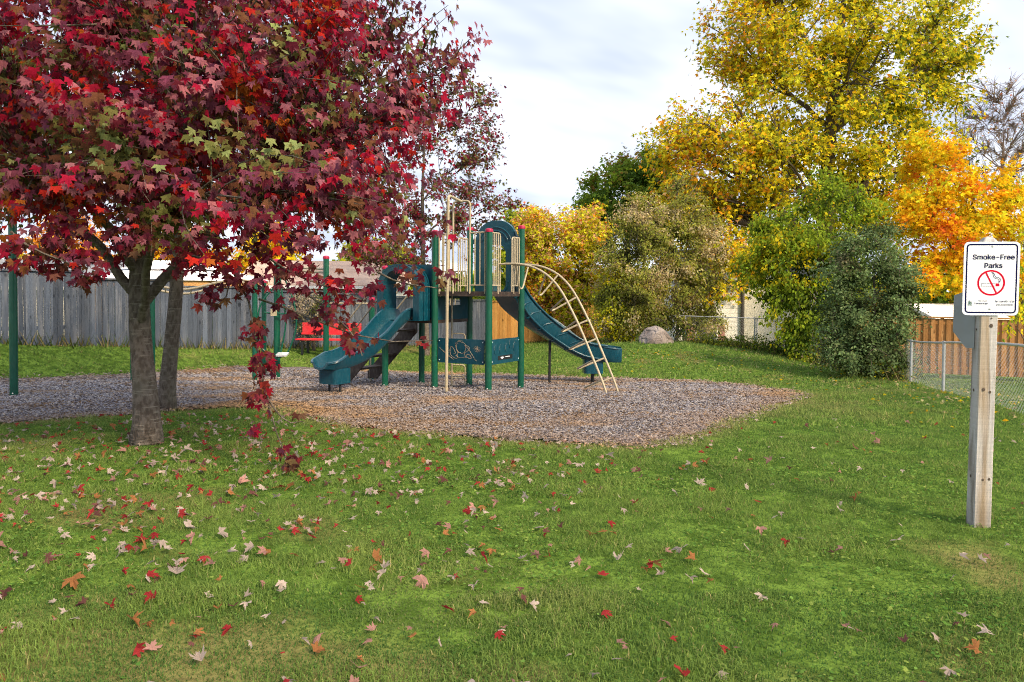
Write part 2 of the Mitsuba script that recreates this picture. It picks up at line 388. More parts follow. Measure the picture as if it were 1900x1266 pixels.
def clover():
    rng = np.random.default_rng(14); n = 26000
    y = np.sqrt(rng.uniform(1.8 ** 2, 6.5 ** 2, n)); x = rng.uniform(-.86, .86, n) * y
    g = meshkit.fbm(np.stack([x * 1.6, y * 1.6, x * 0], -1), 3, 61)
    k = (rng.random(n) < np.clip((g - .47) * 6, .05, 1)) & ~in_mulch(x, y, .1); x, y = x[k], y[k]; n = len(x)
    pos = np.stack([x, y, Z(x, y) + rng.uniform(.012, .034, n)], 1); a = rng.uniform(0, 6.28, n)
    tip = np.stack([np.cos(a), np.sin(a), rng.normal(0, .2, n)], 1); nr = A([0, 0, 1]) + rng.normal(0, .3, (n, 3))
    x_, y_ = OVAL[:, 0][None] * 1.5, OVAL[:, 1][None]
    s_ = np.cross(tip, nr); s_ /= np.linalg.norm(s_, axis=1, keepdims=True); sz = rng.uniform(.011, .024, n)
    V = pos[:, None] + sz[:, None, None] * (x_[..., None] * s_[:, None] + y_[..., None] * tip[:, None])
    f = A([[0, j, j % 5 + 1] for j in range(1, 6)])
    c = A([[.10, .21, .04], [.14, .26, .055], [.075, .17, .035], [.22, .30, .07]])[rng.integers(0, 4, n)] * rng.uniform(.8, 1.2, (n, 1))
    obj('clover', (V.reshape(-1, 3), (f[None] + (np.arange(n) * 6)[:, None, None]).reshape(-1, 3)), 'grass_bsdf', color=np.repeat(c, 6, 0), kind='stuff', label='small broad clover and weed leaves in patches among the grass')

def build_chips():
    rng = np.random.default_rng(8)
    P = []
    for d0, d1, dens in ((6, 10, 1500), (10, 13.5, 1100), (13.5, 20, 480)):
        n = int((x1 - x0) * (d1 - d0) * dens)
        x, y = rng.uniform(x0 - .2, x1 + .2, n), rng.uniform(d0, d1, n)
        k = in_mulch(x, y, .0) | (in_mulch(x, y, .22) & (rng.random(n) < .25))
        k &= np.abs(x) < y * .86 + .5
        P.append(np.stack([x[k], y[k], (d1 / 10.0) ** .8 * np.ones(k.sum())], 1))
    P = np.vstack(P); n = len(P); x, y, sc = P.T
    L = rng.uniform(.018, .052, n) * sc; W = rng.uniform(.008, .019, n) * sc
    ya = rng.uniform(0, 2 * np.pi, n); ti = rng.normal(0, .28, n); ro = rng.normal(0, .35, n)
    u = np.stack([np.cos(ya) * np.cos(ti), np.sin(ya) * np.cos(ti), np.sin(ti)], 1)
    s = np.stack([-np.sin(ya), np.cos(ya), ya * 0], 1); s = s * np.cos(ro)[:, None] + A([0, 0, 1]) * np.sin(ro)[:, None]
    c = np.stack([x, y, mulch_z(x, y) + rng.uniform(.004, .02, n)], 1)
    nn = np.cross(u, s)
    V = np.stack([c - u * L[:, None] / 2 - s * W[:, None] / 2, c + u * L[:, None] / 2 - s * W[:, None] * .3, c + u * L[:, None] * .45 + s * W[:, None] * .5,
                  c - u * L[:, None] * .4 + s * W[:, None] * .45, c + nn * (W * .45)[:, None]], 1)
    f = A([[0, 1, 4], [1, 2, 4], [2, 3, 4], [3, 0, 4]])
    pal = A([[.34, .31, .32], [.24, .215, .225], [.42, .37, .34], [.50, .43, .37], [.15, .12, .115], [.30, .20, .12], [.11, .085, .075]])
    w = A([.24, .2, .16, .09, .13, .1, .08])
    col = pal[rng.choice(7, n, p=w)] * A([.69, .75, .83]) * np.interp(x, [-7, -3], [1.18, 1.0])[:, None] * rng.uniform(.75, 1.2, (n, 1))
    fresh = meshkit.fbm(np.stack([x * .55 + 9, y * 1.0, x * 0], -1), 3, 17)
    edge = sstep(.8, .1, A(shapely.distance(shapely.points(x, y), MULCH.exterior)))
    o = np.clip((fresh - .54) * 4.5, 0, 1) * .7 + .35 * edge
    # raked-up darker, browner chips around the feet of the slides and posts
    o = np.clip(o, 0, .9)[:, None]
    tan = A([.32, .205, .11]) * rng.uniform(.5, 1.35, (n, 1))
    col = col * (1 - o) + tan * o
    obj('wood_chips', (V.reshape(-1, 3), (f[None] + (np.arange(n) * 5)[:, None, None]).reshape(-1, 3)), 'vc_rough', color=np.repeat(col, 5, 0), kind='stuff', label='loose grey and tan wood chips spread over the mulch bed')
build_chips()

# ------------------------------------------------------------------ leaves
_half = [(0, 1.0), (.10, .70), (.23, .73), (.17, .42), (.40, .55), (.62, .64), (.50, .38), (.37, .22), (.50, .05), (.25, .03), (.04, .0)]
MAPLE = A([(0.0, .24)] + _half + [(-x, y) for x, y in _half[-1:0:-1]])
_half3 = [(0, 1.0), (.11, .66), (.23, .70), (.17, .42), (.60, .62), (.42, .24), (.48, .04), (.04, 0)]
MAPLE3 = A([(0.0, .24)] + _half3 + [(-x, y) for x, y in _half3[-1:0:-1]])
_half2 = [(0, 1.0), (.13, .48), (.58, .60), (.36, .2), (.46, .04), (.04, 0)]
MAPLE2 = A([(0.0, .24)] + _half2 + [(-x, y) for x, y in _half2[-1:0:-1]])
OVAL = A([(0.0, .45), (0, 1.0), (.28, .55), (.2, .12), (-.2, .12), (-.28, .55)])
STAR = A([(0.0, .25), (0, 1.0), (.16, .45), (.58, .55), (.32, .05), (-.32, .05), (-.58, .55), (-.16, .45)])
BIT = A([(0.0, .35), (0, 1.0), (.42, .5), (0, 0), (-.42, .5)])
clover()
def fan(n): return A([[0, k, k % (n - 1) + 1] for k in range(1, n)])

def leaves(pos, tipdir, nrm, size, color, shape, rng, fold=.25, curl=.3):
    N = len(pos)
    d = tipdir / (np.linalg.norm(tipdir, axis=1, keepdims=True) + 1e-9)
    nrm = nrm - d * (nrm * d).sum(1, keepdims=True); nrm /= np.linalg.norm(nrm, axis=1, keepdims=True) + 1e-9
    s = np.cross(d, nrm)
    fo = rng.normal(fold, .18 + .17 * (curl > .6), N)[:, None]; cu = rng.normal(curl, .25 + .30 * (curl > .6), N)[:, None]
    x, y = shape[:, 0][None] * rng.uniform(.86, 1.14, (N, len(shape))), shape[:, 1][None] + rng.normal(0, .035, (N, len(shape)))
    zz = fo * np.abs(x) - cu * (y - .2) ** 2 * np.sign(y - .2)
    tw = rng.normal(0, .12, N)[:, None] * x * y
    V = pos[:, None] + size[:, None, None] * (x[..., None] * s[:, None] + y[..., None] * d[:, None] + (zz + tw)[..., None] * nrm[:, None])
    n = len(shape); f = fan(n)
    C = np.repeat(color[:, None], n, 1) * rng.uniform(.9, 1.1, (N, n, 1))
    C[:, 0] *= .9
    return V, f, C

def flat_leaves(V, f, C):
    N, n, _ = V.shape
    return (V.reshape(-1, 3), (f[None] + (np.arange(N) * n)[:, None, None]).reshape(-1, 3)), C.reshape(-1, 3)

def kmeans(P, k, rng, it=7):
    c = P[rng.choice(len(P), k, replace=False)]
    for _ in range(it):
        lab = cKDTree(c).query(P)[1]
        for j in range(k):
            m = lab == j
            if m.any(): c[j] = P[m].mean(0)
    return c, lab

def bez(P0, P1, P2, K=5):
    t = np.linspace(0, 1, K)[None, :, None]
    return (1 - t) ** 2 * P0[:, None] + 2 * t * (1 - t) * P1[:, None] + t * t * P2[:, None]

def tip_points(clumps, n, rng, shell=.5, lump=.4):
    """clumps: (px, py, rx, ry in pixels, depth, depth radius in m)"""
    cs, rs = [], []
    for (px, py, rx, ry, D, rd) in clumps:
        cs.append(at(px, py, D)); rs.append(A([rx * D / F, rd, ry * D / F]))
    cs, rs = A(cs), A(rs)
    w = np.prod(rs, 1) ** .8; w /= w.sum()
    i = rng.choice(len(cs), n, p=w)
    d = rng.normal(size=(n, 3)); d /= np.linalg.norm(d, axis=1, keepdims=True)
    r = rng.random(n) ** (1 / 3 * (1 - shell) + .02)
    lumps = 1 - lump / 2 + lump * meshkit.fbm(d * 2.3 + i[:, None] * 7.1, 2, 3)
    return cs[i] + d * rs[i] * (r * lumps)[:, None]

BARE = []
def make_tree(key, trunk, clumps, n_tips, n_leaf, lsize, colorfn, shape, seed, bk='grey_bark', k1=9, k2=6, tr=.2, droop=.6, spread=.22, shell=.5, lump=.4,
              smooth_trunk=True, low=.35, fork_min=None, twig_r=.006, limbs_separate=True, keep_leaves=False, rnd=.75, zmin=None, gap=0.0, extra=None):
    rng = np.random.default_rng(seed)
    trunk = curve(trunk, 16)
    tips = tip_points(clumps, n_tips, rng, shell, lump)
    if zmin is not None: tips = tips[tips[:, 2] > zmin + Z(tips[:, 0], tips[:, 1])]
    if gap > 0:
        g = meshkit.fbm(tips * .55, 2, seed); tips = tips[g > np.quantile(g, gap)]
    H = trunk[-1][2] - trunk[0][2]
    rad = tr * (1 - .45 * np.linspace(0, 1, 16) - .43 * np.linspace(0, 1, 16) ** 3); rad[0] *= 1.5; rad[1] *= 1.14; rad[2] *= 1.03
    obj('trunk', tube(trunk, rad, 14), bk, key, smooth=True)
    c1, l1 = kmeans(tips, k1, rng)
    # limbs leave the trunk below their clump
    hor = np.linalg.norm(c1[:, :2] - trunk[-1][:2], axis=1)
    zt = np.clip(c1[:, 2] - .75 * hor - .3, trunk[0][2] + low * H, trunk[-1][2])
    ti = np.clip(((zt - trunk[0][2]) / H * 15), 0, 15)
    a0 = A([[np.interp(q, np.arange(16), trunk[:, c]) for c in range(3)] for q in ti])
    r0 = np.interp(ti, np.arange(16), rad) * rng.uniform(.45, .62, k1)
    mid = a0 * .5 + c1 * .5; mid[:, 2] += .10 * hor; mid[:, :2] += rng.normal(0, .07, (k1, 2)) * hor[:, None]
    LP = bez(a0, mid, c1, 9)
    LP[:, 1:-1] += rng.normal(0, .02, LP[:, 1:-1].shape) * (hor[:, None, None] * .6 + .3)
    LR = r0[:, None] * np.linspace(1, .22, 9)[None]
    for k in range(k1):
        if limbs_separate: obj('limb', tubes(LP[k:k + 1], LR[k:k + 1], 8), bk, key, smooth=True)
    SP, SR, TP, TR = [], [], [], []
    for k in range(k1):
        pts = tips[l1 == k]
        if len(pts) < 3: continue
        kk = min(k2, max(1, len(pts) // 3)); c2, l2 = kmeans(pts, kk, rng, 5)
        q = rng.uniform(.35, .98, kk) * 8; qi = q.astype(int)
        s0 = LP[k][qi] * (1 - (q - qi))[:, None] + LP[k][np.minimum(qi + 1, 8)] * (q - qi)[:, None]
        L = np.linalg.norm(c2 - s0, axis=1)
        m = (s0 + c2) / 2 + rng.normal(0, .1, (kk, 3)) * L[:, None]; m[:, 2] += .12 * L
        B = bez(s0, m, c2, 6); SP.append(B); SR.append(np.interp(q, np.arange(9), LR[k])[:, None] * .6 * np.linspace(1, .3, 6)[None])
        u = rng.uniform(.3, 1, len(pts)) * 5; ui = u.astype(int)
        b0 = B[l2, ui] * (1 - (u - ui))[:, None] + B[l2, np.minimum(ui + 1, 5)] * (u - ui)[:, None]
        L = np.linalg.norm(pts - b0, axis=1)
        m = (b0 + pts) / 2 + rng.normal(0, .12, (len(pts), 3)) * L[:, None]; m[:, 2] += .12 * L
        TP.append(bez(b0, m, pts, 6)); TR.append(np.full((len(pts), 1), twig_r) * np.linspace(1.6, .4, 6)[None] * (1 + .4 * L[:, None]))
    SP, SR, TP, TR = np.vstack(SP), np.vstack(SR), np.vstack(TP), np.vstack(TR)
    if extra is not None:
        TP = np.vstack([TP, extra]); TR = np.vstack([TR, np.full((len(extra), 1), .0065) * np.linspace(1.5, .6, 6)[None]])
    obj('branches', cat([tubes(SP, SR, 6), tubes(TP, TR, 4)]), bk, key, smooth=True, kind='stuff')
    n = n_leaf
    wl = np.linalg.norm(TP[:, -1] - TP[:, 0], axis=1) + .25
    i = rng.choice(len(TP), n, p=wl / wl.sum()); t = rng.uniform(.22, 1.06, n) * 5; t0 = np.clip(t.astype(int), 0, 4)
    base = TP[i, t0] + (TP[i, t0 + 1] - TP[i, t0]) * (t - t0)[:, None]
    pos = base + rng.normal(0, spread, (n, 3)) * A([1, 1, .8])
    out = pos - A([*trunk[-1][:2], pos[:, 2].mean()]); out[:, 2] *= .4; out /= np.linalg.norm(out, axis=1, keepdims=True) + 1e-9
    rd = rng.normal(size=(n, 3)); rd /= np.linalg.norm(rd, axis=1, keepdims=True)
    tipd = out * .45 + rd * rnd + A([0, 0, -1]) * droop
    nr = out * .5 + A([0, 0, 1]) * .8 + rng.normal(0, .55 * rnd / .75, (n, 3))
    size = lsize * rng.uniform(.65, 1.25, n)
    V, f, Cc = leaves(pos, tipd, nr, size, colorfn(pos, rng), shape, rng)
    if keep_leaves: return V, f, Cc, pos
    m, c = flat_leaves(V, f, Cc)
    obj('crown', m, 'leaf_bsdf', key, color=c, kind='stuff')

def palette(cols, weights, var=.2):
    cols, weights = A(cols, float), A(weights, float)
    def fn(pos, rng, bias=None):
        n = len(pos)
        g = meshkit.fbm(pos * .9, 3, 77) ; g2 = meshkit.fbm(pos * 2.6 + 30, 2, 78)
        k = np.clip((g - .5) * 2.2 + (g2 - .5) * 1.0 + .5 + rng.normal(0, .16, n), 0, .9999)
        cw = np.cumsum(weights) / weights.sum()
        i = np.searchsorted(cw, k)
        return cols[np.clip(i, 0, len(cols) - 1)] * rng.uniform(1 - var, 1 + var, (n, 1)) * rng.uniform(.92, 1.08, (n, 3))
    return fn

# ------------------------------------------------------------------ the red maples
MAROON, PURPLE, CRIM, RED, ROSE, BRONZE, OLIVE, PALE, ORANGE = [A(c) for c in ((.115, .018, .034), (.185, .050, .092), (.38, .016, .050), (.45, .028, .022), (.40, .145, .185), (.17, .075, .042), (.15, .15, .05), (.28, .33, .13), (.50, .15, .03))]
def red_color(pos, rng):
    n = len(pos)
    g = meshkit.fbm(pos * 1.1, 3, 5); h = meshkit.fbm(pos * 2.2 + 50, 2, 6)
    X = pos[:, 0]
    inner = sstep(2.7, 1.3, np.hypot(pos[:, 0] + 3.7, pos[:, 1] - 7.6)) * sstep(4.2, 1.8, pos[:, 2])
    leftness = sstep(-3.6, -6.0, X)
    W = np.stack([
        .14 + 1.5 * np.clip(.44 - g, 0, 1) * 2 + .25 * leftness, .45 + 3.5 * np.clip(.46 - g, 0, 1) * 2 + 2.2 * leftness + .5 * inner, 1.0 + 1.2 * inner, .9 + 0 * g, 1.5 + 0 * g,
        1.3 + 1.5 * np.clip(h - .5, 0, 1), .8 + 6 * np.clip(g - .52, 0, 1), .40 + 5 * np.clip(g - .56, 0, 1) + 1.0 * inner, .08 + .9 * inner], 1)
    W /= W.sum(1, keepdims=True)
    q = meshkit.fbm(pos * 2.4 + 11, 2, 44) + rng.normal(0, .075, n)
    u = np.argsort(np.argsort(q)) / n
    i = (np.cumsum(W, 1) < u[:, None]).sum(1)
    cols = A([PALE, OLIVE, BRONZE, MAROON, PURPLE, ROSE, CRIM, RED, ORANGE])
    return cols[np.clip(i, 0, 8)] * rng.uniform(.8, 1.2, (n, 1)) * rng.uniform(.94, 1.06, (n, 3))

def project(P):
    d = P - C0; w = d @ fw
    return np.stack([CX + F * (d @ RT) / w, CY - F * (d @ UP) / w], -1), w

g1, g2 = gnd(272, 822), gnd(308, 762)
t1 = thing('red_maple_tree', 'large maple with dark red leaves and thick grey trunk, in the left foreground', 'tree')
extra_paths = [  # hanging and reaching branchlets: pixel paths at a depth
    ([(430, 500), (462, 560), (478, 650), (492, 725), (512, 800), (540, 872)], 6.2),
    ([(492, 728), (500, 745), (512, 762), (524, 776), (540, 785), (562, 782)], 6.2),
    ([(480, 555), (540, 575), (600, 600), (660, 622), (730, 634), (803, 632)], 6.4),
    ([(560, 540), (590, 560), (620, 585), (645, 610), (665, 635), (672, 660)], 6.1),
    ([(700, 505), (730, 520), (760, 528), (790, 532), (815, 535), (828, 538)], 6.3),
    ([(340, 470), (380, 480), (410, 500), (425, 525), (420, 550), (405, 565)], 6.0),
    ([(100, 470), (125, 490), (140, 505), (150, 520), (152, 530), (150, 538)], 5.8),
    ([(500, 480), (530, 500), (560, 515), (600, 530), (640, 545), (680, 560)], 6.0),
    ([(20, 430), (50, 455), (80, 470), (100, 478), (120, 485), (135, 492)], 5.6),
]
EX = A([[at(x, y, D) for x, y in p] for p, D in extra_paths])
clump_px = [  # leaf groups on those branchlets: px, py, radius px, depth, count
    (470, 620, 26, 6.2, 22), (490, 680, 26, 6.2, 26), (480, 735, 24, 6.2, 22), (470, 795, 14, 6.2, 6), (538, 868, 20, 6.2, 18), (524, 838, 8, 6.2, 4), (505, 770, 8, 6.2, 2), (555, 770, 6, 6.2, 2),
    (530, 575, 22, 6.4, 8), (590, 600, 22, 6.4, 9), (640, 615, 18, 6.4, 9), (700, 632, 8, 6.4, 3), (660, 640, 22, 6.1, 12), (620, 585, 22, 6.1, 12), (785, 638, 10, 6.4, 3),
    (760, 520, 30, 6.3, 14), (820, 520, 24, 6.3, 9), (405, 550, 26, 6.0, 12), (380, 560, 18, 6.0, 8), (148, 530, 16, 5.8, 10), (90, 485, 34, 5.8, 40), (170, 495, 30, 5.8, 34), (30, 475, 36, 5.6, 44), (240, 440, 40, 6.0, 40), (380, 480, 46, 6.0, 44), (120, 440, 50, 5.7, 50),
    (560, 520, 36, 6.0, 26), (630, 540, 36, 6.0, 26), (690, 550, 26, 6.0, 12), (450, 520, 40, 6.0, 26), (500, 500, 40, 6.0, 30), (330, 490, 30, 6.0, 14), (225, 470, 26, 6.2, 14)]
trunk1 = [g1 + A([0, 0, -.08]), g1 + A([-.01, 0, .5]), at(262, 640, 7.62), at(258, 545, 7.65), at(262, 440, 7.7), at(272, 330, 7.7), at(285, 150, 7.7), at(290, 0, 7.7)]
crown1 = [(300, 150, 420, 300, 7.6, 2.5), (640, 180, 230, 250, 7.2, 1.7), (120, 250, 300, 230, 6.6, 1.7), (430, 320, 330, 190, 5.9, 1.2), (680, 390, 150, 110, 6.4, .8), (200, 60, 500, 220, 6.3, 1.6), (760, 90, 120, 150, 7.3, 1.0), (330, -200, 480, 260, 7.6, 2.4), (-150, 260, 200, 220, 7.2, 1.6)]
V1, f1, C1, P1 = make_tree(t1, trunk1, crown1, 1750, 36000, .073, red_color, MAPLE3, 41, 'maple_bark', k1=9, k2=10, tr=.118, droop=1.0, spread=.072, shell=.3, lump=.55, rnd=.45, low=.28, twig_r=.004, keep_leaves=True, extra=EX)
rng = np.random.default_rng(77)
cp = []
for (px, py, r, D, n) in clump_px:
    for _ in range(int(n * 1.5)):
        a, q = rng.uniform(0, 2 * np.pi), math.sqrt(rng.random())
        cp.append(at(px + r * q * math.cos(a), py - 6 + r * q * math.sin(a), D + rng.normal(0, .12)))
cp = A(cp); n = len(cp)
td = rng.normal(0, .55, (n, 3)) + A([0, 0, -.9]); nr = A([.1, -.7, .6]) + rng.normal(0, .5, (n, 3))
cc = red_color(cp, rng); cc = cc * .2 + .7 * A([MAROON, PURPLE, BRONZE, CRIM * .7, MAROON])[rng.integers(0, 5, n)]
V2, f2, C2 = leaves(cp, td, nr, .072 * rng.uniform(.7, 1.2, n), cc, MAPLE3, rng)
VA, CA = np.vstack([V1, V2]), np.vstack([C1, C2])
# nothing may hang lower than the photograph shows: thin out stray leaves below the crown's lower edge
ctr = VA.mean(1); pp, dist = project(ctr)
low_ok = np.interp(pp[:, 0], [-300, 0, 120, 220, 330, 450, 600, 760, 850, 900], [505, 500, 505, 470, 490, 530, 545, 520, 470, 420])
keep = (pp[:, 1] < low_ok) | (np.arange(len(ctr)) >= len(V1))
keep &= dist > 3.9
VA, CA, ctr, pp, dist = VA[keep], CA[keep], ctr[keep], pp[keep], dist[keep]
nrm = np.cross(VA[:, 4] - VA[:, 0], VA[:, -4] - VA[:, 0]); face = np.abs((nrm / (np.linalg.norm(nrm, axis=1, keepdims=True) + 1e-9) * (ctr - C0) / dist[:, None]).sum(1))
size = np.linalg.norm(VA[:, 1] - VA[:, 0], axis=1) / dist * (.3 + face)
inside = (pp[:, 0] > 5) & (pp[:, 0] < 1890) & (pp[:, 1] > 5)
# 300 that show: the large ones nearest the camera, spread over the crown's near surface
order = np.argsort(-(size * inside) / (1 + 0.15 * dist))
top = order[:300]; rest = np.setdiff1d(np.arange(len(VA)), top)
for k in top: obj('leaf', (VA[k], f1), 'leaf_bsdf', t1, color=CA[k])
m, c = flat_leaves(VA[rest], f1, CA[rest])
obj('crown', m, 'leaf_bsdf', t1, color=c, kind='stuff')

t2 = thing('red_maple_tree', 'slimmer leaning maple trunk just behind and right of the thick grey trunk', 'tree')
trunk2 = [g2 + A([0, 0, -.08]), at(312, 700, 10.2), at(322, 600, 10.2), at(328, 520, 10.2), at(332, 420, 10.3), at(345, 250, 10.3), at(350, 60, 10.3)]
crown2 = [(380, 200, 330, 280, 10.4, 2.3), (560, 300, 240, 170, 10.4, 1.8), (200, 250, 260, 200, 10.6, 2.0), (380, -120, 380, 250, 10.4, 2.2)]
make_tree(t2, trunk2, crown2, 800, 14000, .085, red_color, MAPLE2, 43, 'maple_bark', k1=7, k2=8, tr=.105, droop=.7, spread=.12, shell=.3, low=.3, zmin=2.0)

t3 = thing('red_maple_tree', 'thin red and olive maple standing behind the play structure', 'tree')
g3 = gnd(790, 660)
D3 = g3[1]
trunk3 = [g3 + A([0, 0, -.1]), at(790, 600, D3), at(786, 520, D3), at(784, 420, D3), at(786, 300, D3), at(792, 240, D3)]
crown3 = [(790, 330, 130, 130, D3, 2.2), (860, 250, 75, 110, D3, 1.4), (700, 420, 95, 90, D3, 1.8), (900, 345, 55, 70, D3, 1.0), (905, 170, 18, 50, D3, .4), (925, 255, 20, 50, D3, .4), (950, 375, 26, 28, D3, .5), (780, 180, 90, 90, D3, 1.6), (860, 420, 90, 60, D3, 1.3), (740, 480, 90, 40, D3, 1.2)]
def red3(pos, rng):
    n = len(pos)
    cols = A([MAROON * 1.2, PURPLE * 1.25, CRIM, BRONZE * 1.1, OLIVE, OLIVE * 1.5, ROSE * .9, A([.05, .06, .025])])
    g = meshkit.fbm(pos * .7, 2, 15)
    W = np.stack([1 + 0 * g, 1 + 0 * g, .8 + 3 * np.clip(g - .5, 0, 1), 1.2 + 0 * g, 1.2 + 4 * np.clip(.5 - g, 0, 1), .7 + 3 * np.clip(.5 - g, 0, 1), .8 + 0 * g, .8 + 0 * g], 1); W /= W.sum(1, keepdims=True)
    i = (np.cumsum(W, 1) < rng.random((n, 1))).sum(1)
    return cols[np.clip(i, 0, 7)] * rng.uniform(.75, 1.25, (n, 1))
make_tree(t3, trunk3, crown3, 560, 13000, .10, red3, MAPLE2, 47, 'maple_bark', k1=9, k2=8, tr=.10, droop=.5, spread=.12, shell=.2, lump=.6, low=.3)

# ------------------------------------------------------------------ background trees and shrubs
YEL, GOLD, LIME, DKYEL = A([.88, .72, .03]), A([.88, .54, .02]), A([.60, .62, .04]), A([.42, .40, .03])
ORG, BORG, PEACH, GRN, DGRN, MGRN = A([.78, .33, .022]), A([.76, .20, .03]), A([.76, .44, .22]), A([.24, .33, .03]), A([.07, .125, .024]), A([.14, .21, .03])
BEIGE, TANL, OLV, GREYG = A([.58, .50, .29]), A([.42, .35, .18]), A([.29, .32, .07]), A([.215, .31, .13])

D = 35.0
t = thing('yellow_maple_tree', 'huge maple with yellow and green leaves, tallest tree on the right', 'tree')
gb = A([*at(1545, 600, D)[:2], 0]); gb[2] = Z(gb[0], gb[1]) - .1
def ymaple(pos, rng):
    n = len(pos); pp, _ = project(pos)
    g = meshkit.fbm(pos * .45, 3, 25); h = meshkit.fbm(pos * 1.5, 2, 26)
    edge = sstep(1480, 1230, pp[:, 0]) * .9 + sstep(1520, 1330, pp[:, 0]) * sstep(160, 20, pp[:, 1]) * .5
    green = sstep(1500, 1800, pp[:, 0]) * sstep(420, 150, pp[:, 1])
    W = np.stack([2.2 + 3 * np.clip(g - .45, 0, 1), .40 + .7 * edge, 1.8 + 1.8 * green + 3 * np.clip(.5 - g, 0, 1), .55 + .8 * green, .10 + 3.2 * edge * (h > .46), .05 + 1.3 * edge * (h > .5), .55 + 1.6 * green], 1)
    W /= W.sum(1, keepdims=True); i = (np.cumsum(W, 1) < rng.random((n, 1))).sum(1)
    return A([YEL, GOLD, LIME, DKYEL, ORG, PEACH, MGRN])[np.clip(i, 0, 6)] * rng.uniform(.75, 1.2, (n, 1))
trunk = [gb, at(1540, 480, D), at(1535, 330, D), at(1545, 200, D), at(1560, 60, D), at(1570, -60, D)]
crown = [(1560, 150, 180, 170, D, 4.5), (1680, 120, 130, 160, D, 4.0), (1750, 90, 75, 110, D, 2.5), (1440, 130, 120, 170, D, 4.0), (1330, 300, 130, 120, D, 3.6), (1260, 260, 75, 70, D, 2.5), (1500, 340, 190, 120, D, 4.0), (1650, 330, 130, 110, D, 3.4), (1370, 430, 120, 110, D, 3.2), (1560, -90, 200, 130, D, 4.5), (1340, 520, 60, 60, D, 2), (1420, 20, 80, 80, D, 3), (1720, 230, 90, 80, D, 2.6), (1245, 330, 60, 90, D, 2.2), (1290, 410, 75, 75, D, 2.4), (1390, 60, 100, 120, D, 3.2), (1440, 300, 120, 90, D - 1, 3.0), (1340, 515, 52, 62, D - 5, 1.5), (1395, 480, 50, 60, D - 5, 1.3)]
make_tree(t, trunk, crown, 2100, 64000, .185, ymaple, STAR, 51, 'grey_bark', k1=14, k2=10, tr=.42, droop=.4, spread=.22, shell=.25, lump=.6, low=.22, twig_r=.010)

D = 26.0
t = thing('mulberry_tree', 'bright green bushy tree in front of the yellow maple', 'tree')
gb = gnd(1530, 662)
make_tree(t, [gb - A([0, 0, .1]), at(1528, 620, gb[1]), at(1520, 520, D - 2), at(1515, 400, D - 2)],
    [(1490, 480, 110, 110, D - 2, 1.9), (1560, 400, 70, 70, D - 2, 1.4), (1530, 350, 45, 50, D - 2, .9), (1420, 500, 60, 60, D - 2, 1.2), (1488, 585, 75, 65, D - 2.5, 1.4), (1580, 480, 70, 80, D - 2, 1.4), (1450, 430, 60, 50, D - 2, 1.0), (1600, 390, 40, 40, D - 2, .8), (1520, 640, 80, 30, D - 3, 1.0)],
    700, 30000, .115, palette([DGRN, MGRN, GRN, GRN * 1.3, A([.33, .34, .03]), YEL * .8], [.8, 1.2, 1.7, 1.6, 1.2, .35]), OVAL, 53, 'grey_bark', k1=9, k2=8, tr=.12, droop=.75, spread=.13, shell=.25, lump=.6, low=.1)

D = 19.5
t = thing('grey_green_shrub', 'dull grey-green rounded shrub at the corner of the chain-link fence', 'shrub')
gb = at(1622, 680, 18.8); gb[2] = Z(gb[0], gb[1])
make_tree(t, [gb - A([0, 0, .1]), at(1622, 640, gb[1]), at(1622, 560, gb[1]), at(1620, 480, gb[1])],
    [(1618, 560, 88, 85, gb[1], 1.0), (1600, 662, 74, 38, gb[1] - .3, .9), (1652, 664, 48, 36, gb[1] - .3, .8), (1556, 590, 44, 70, gb[1] + .4, .7), (1560, 655, 50, 34, gb[1] + .2, .7), (1600, 480, 55, 55, gb[1], .8), (1650, 500, 45, 50, gb[1], .7), (1590, 610, 55, 55, gb[1] - .2, .8), (1645, 610, 45, 55, gb[1] - .3, .7), (1620, 440, 30, 25, gb[1], .4), (1686, 540, 30, 44, gb[1], .5), (1556, 500, 42, 42, gb[1], .6), (1650, 432, 26, 26, gb[1], .3), (1575, 455, 26, 30, gb[1], .4)],
    820, 34000, .072, palette([A([.075, .105, .04]), GREYG * .75, GREYG, GREYG * 1.35, A([.07, .11, .03]), A([.22, .22, .12])], [1.2, 1.5, 1.4, .8, 1, .3]), OVAL, 55, 'grey_bark', k1=11, k2=7, tr=.06, droop=.1, spread=.10, shell=.2, lump=1.0, low=.02)

D = 30.0
t = thing('orange_maple_tree', 'maple with orange and golden leaves behind the smoke-free sign', 'tree')
gb = A([*at(1800, 600, D)[:2], 0]); gb[2] = Z(gb[0], gb[1]) - .1
make_tree(t, [gb, at(1800, 540, D), at(1800, 420, D), at(1806, 370, D), at(1808, 330, D)],
    [(1760, 420, 110, 90, D, 2.5), (1690, 400, 55, 60, D, 1.4), (1860, 430, 80, 90, D, 2.0), (1740, 330, 75, 70, D, 1.8), (1880, 350, 60, 60, D, 1.5), (1770, 500, 110, 50, D - 1, 2.0), (1900, 530, 60, 60, D - 1, 1.5), (1710, 270, 40, 30, D, .9)],
    620, 21000, .16, palette([LIME * 1.1, YEL, YEL, GOLD, GOLD, ORG * 1.1, BORG], [1.1, 1.4, .9, 1.7, 1.1, .9, .08]), STAR, 57, 'grey_bark', k1=9, k2=8, tr=.2, droop=.45, spread=.17, shell=.2, lump=.6, low=.15)

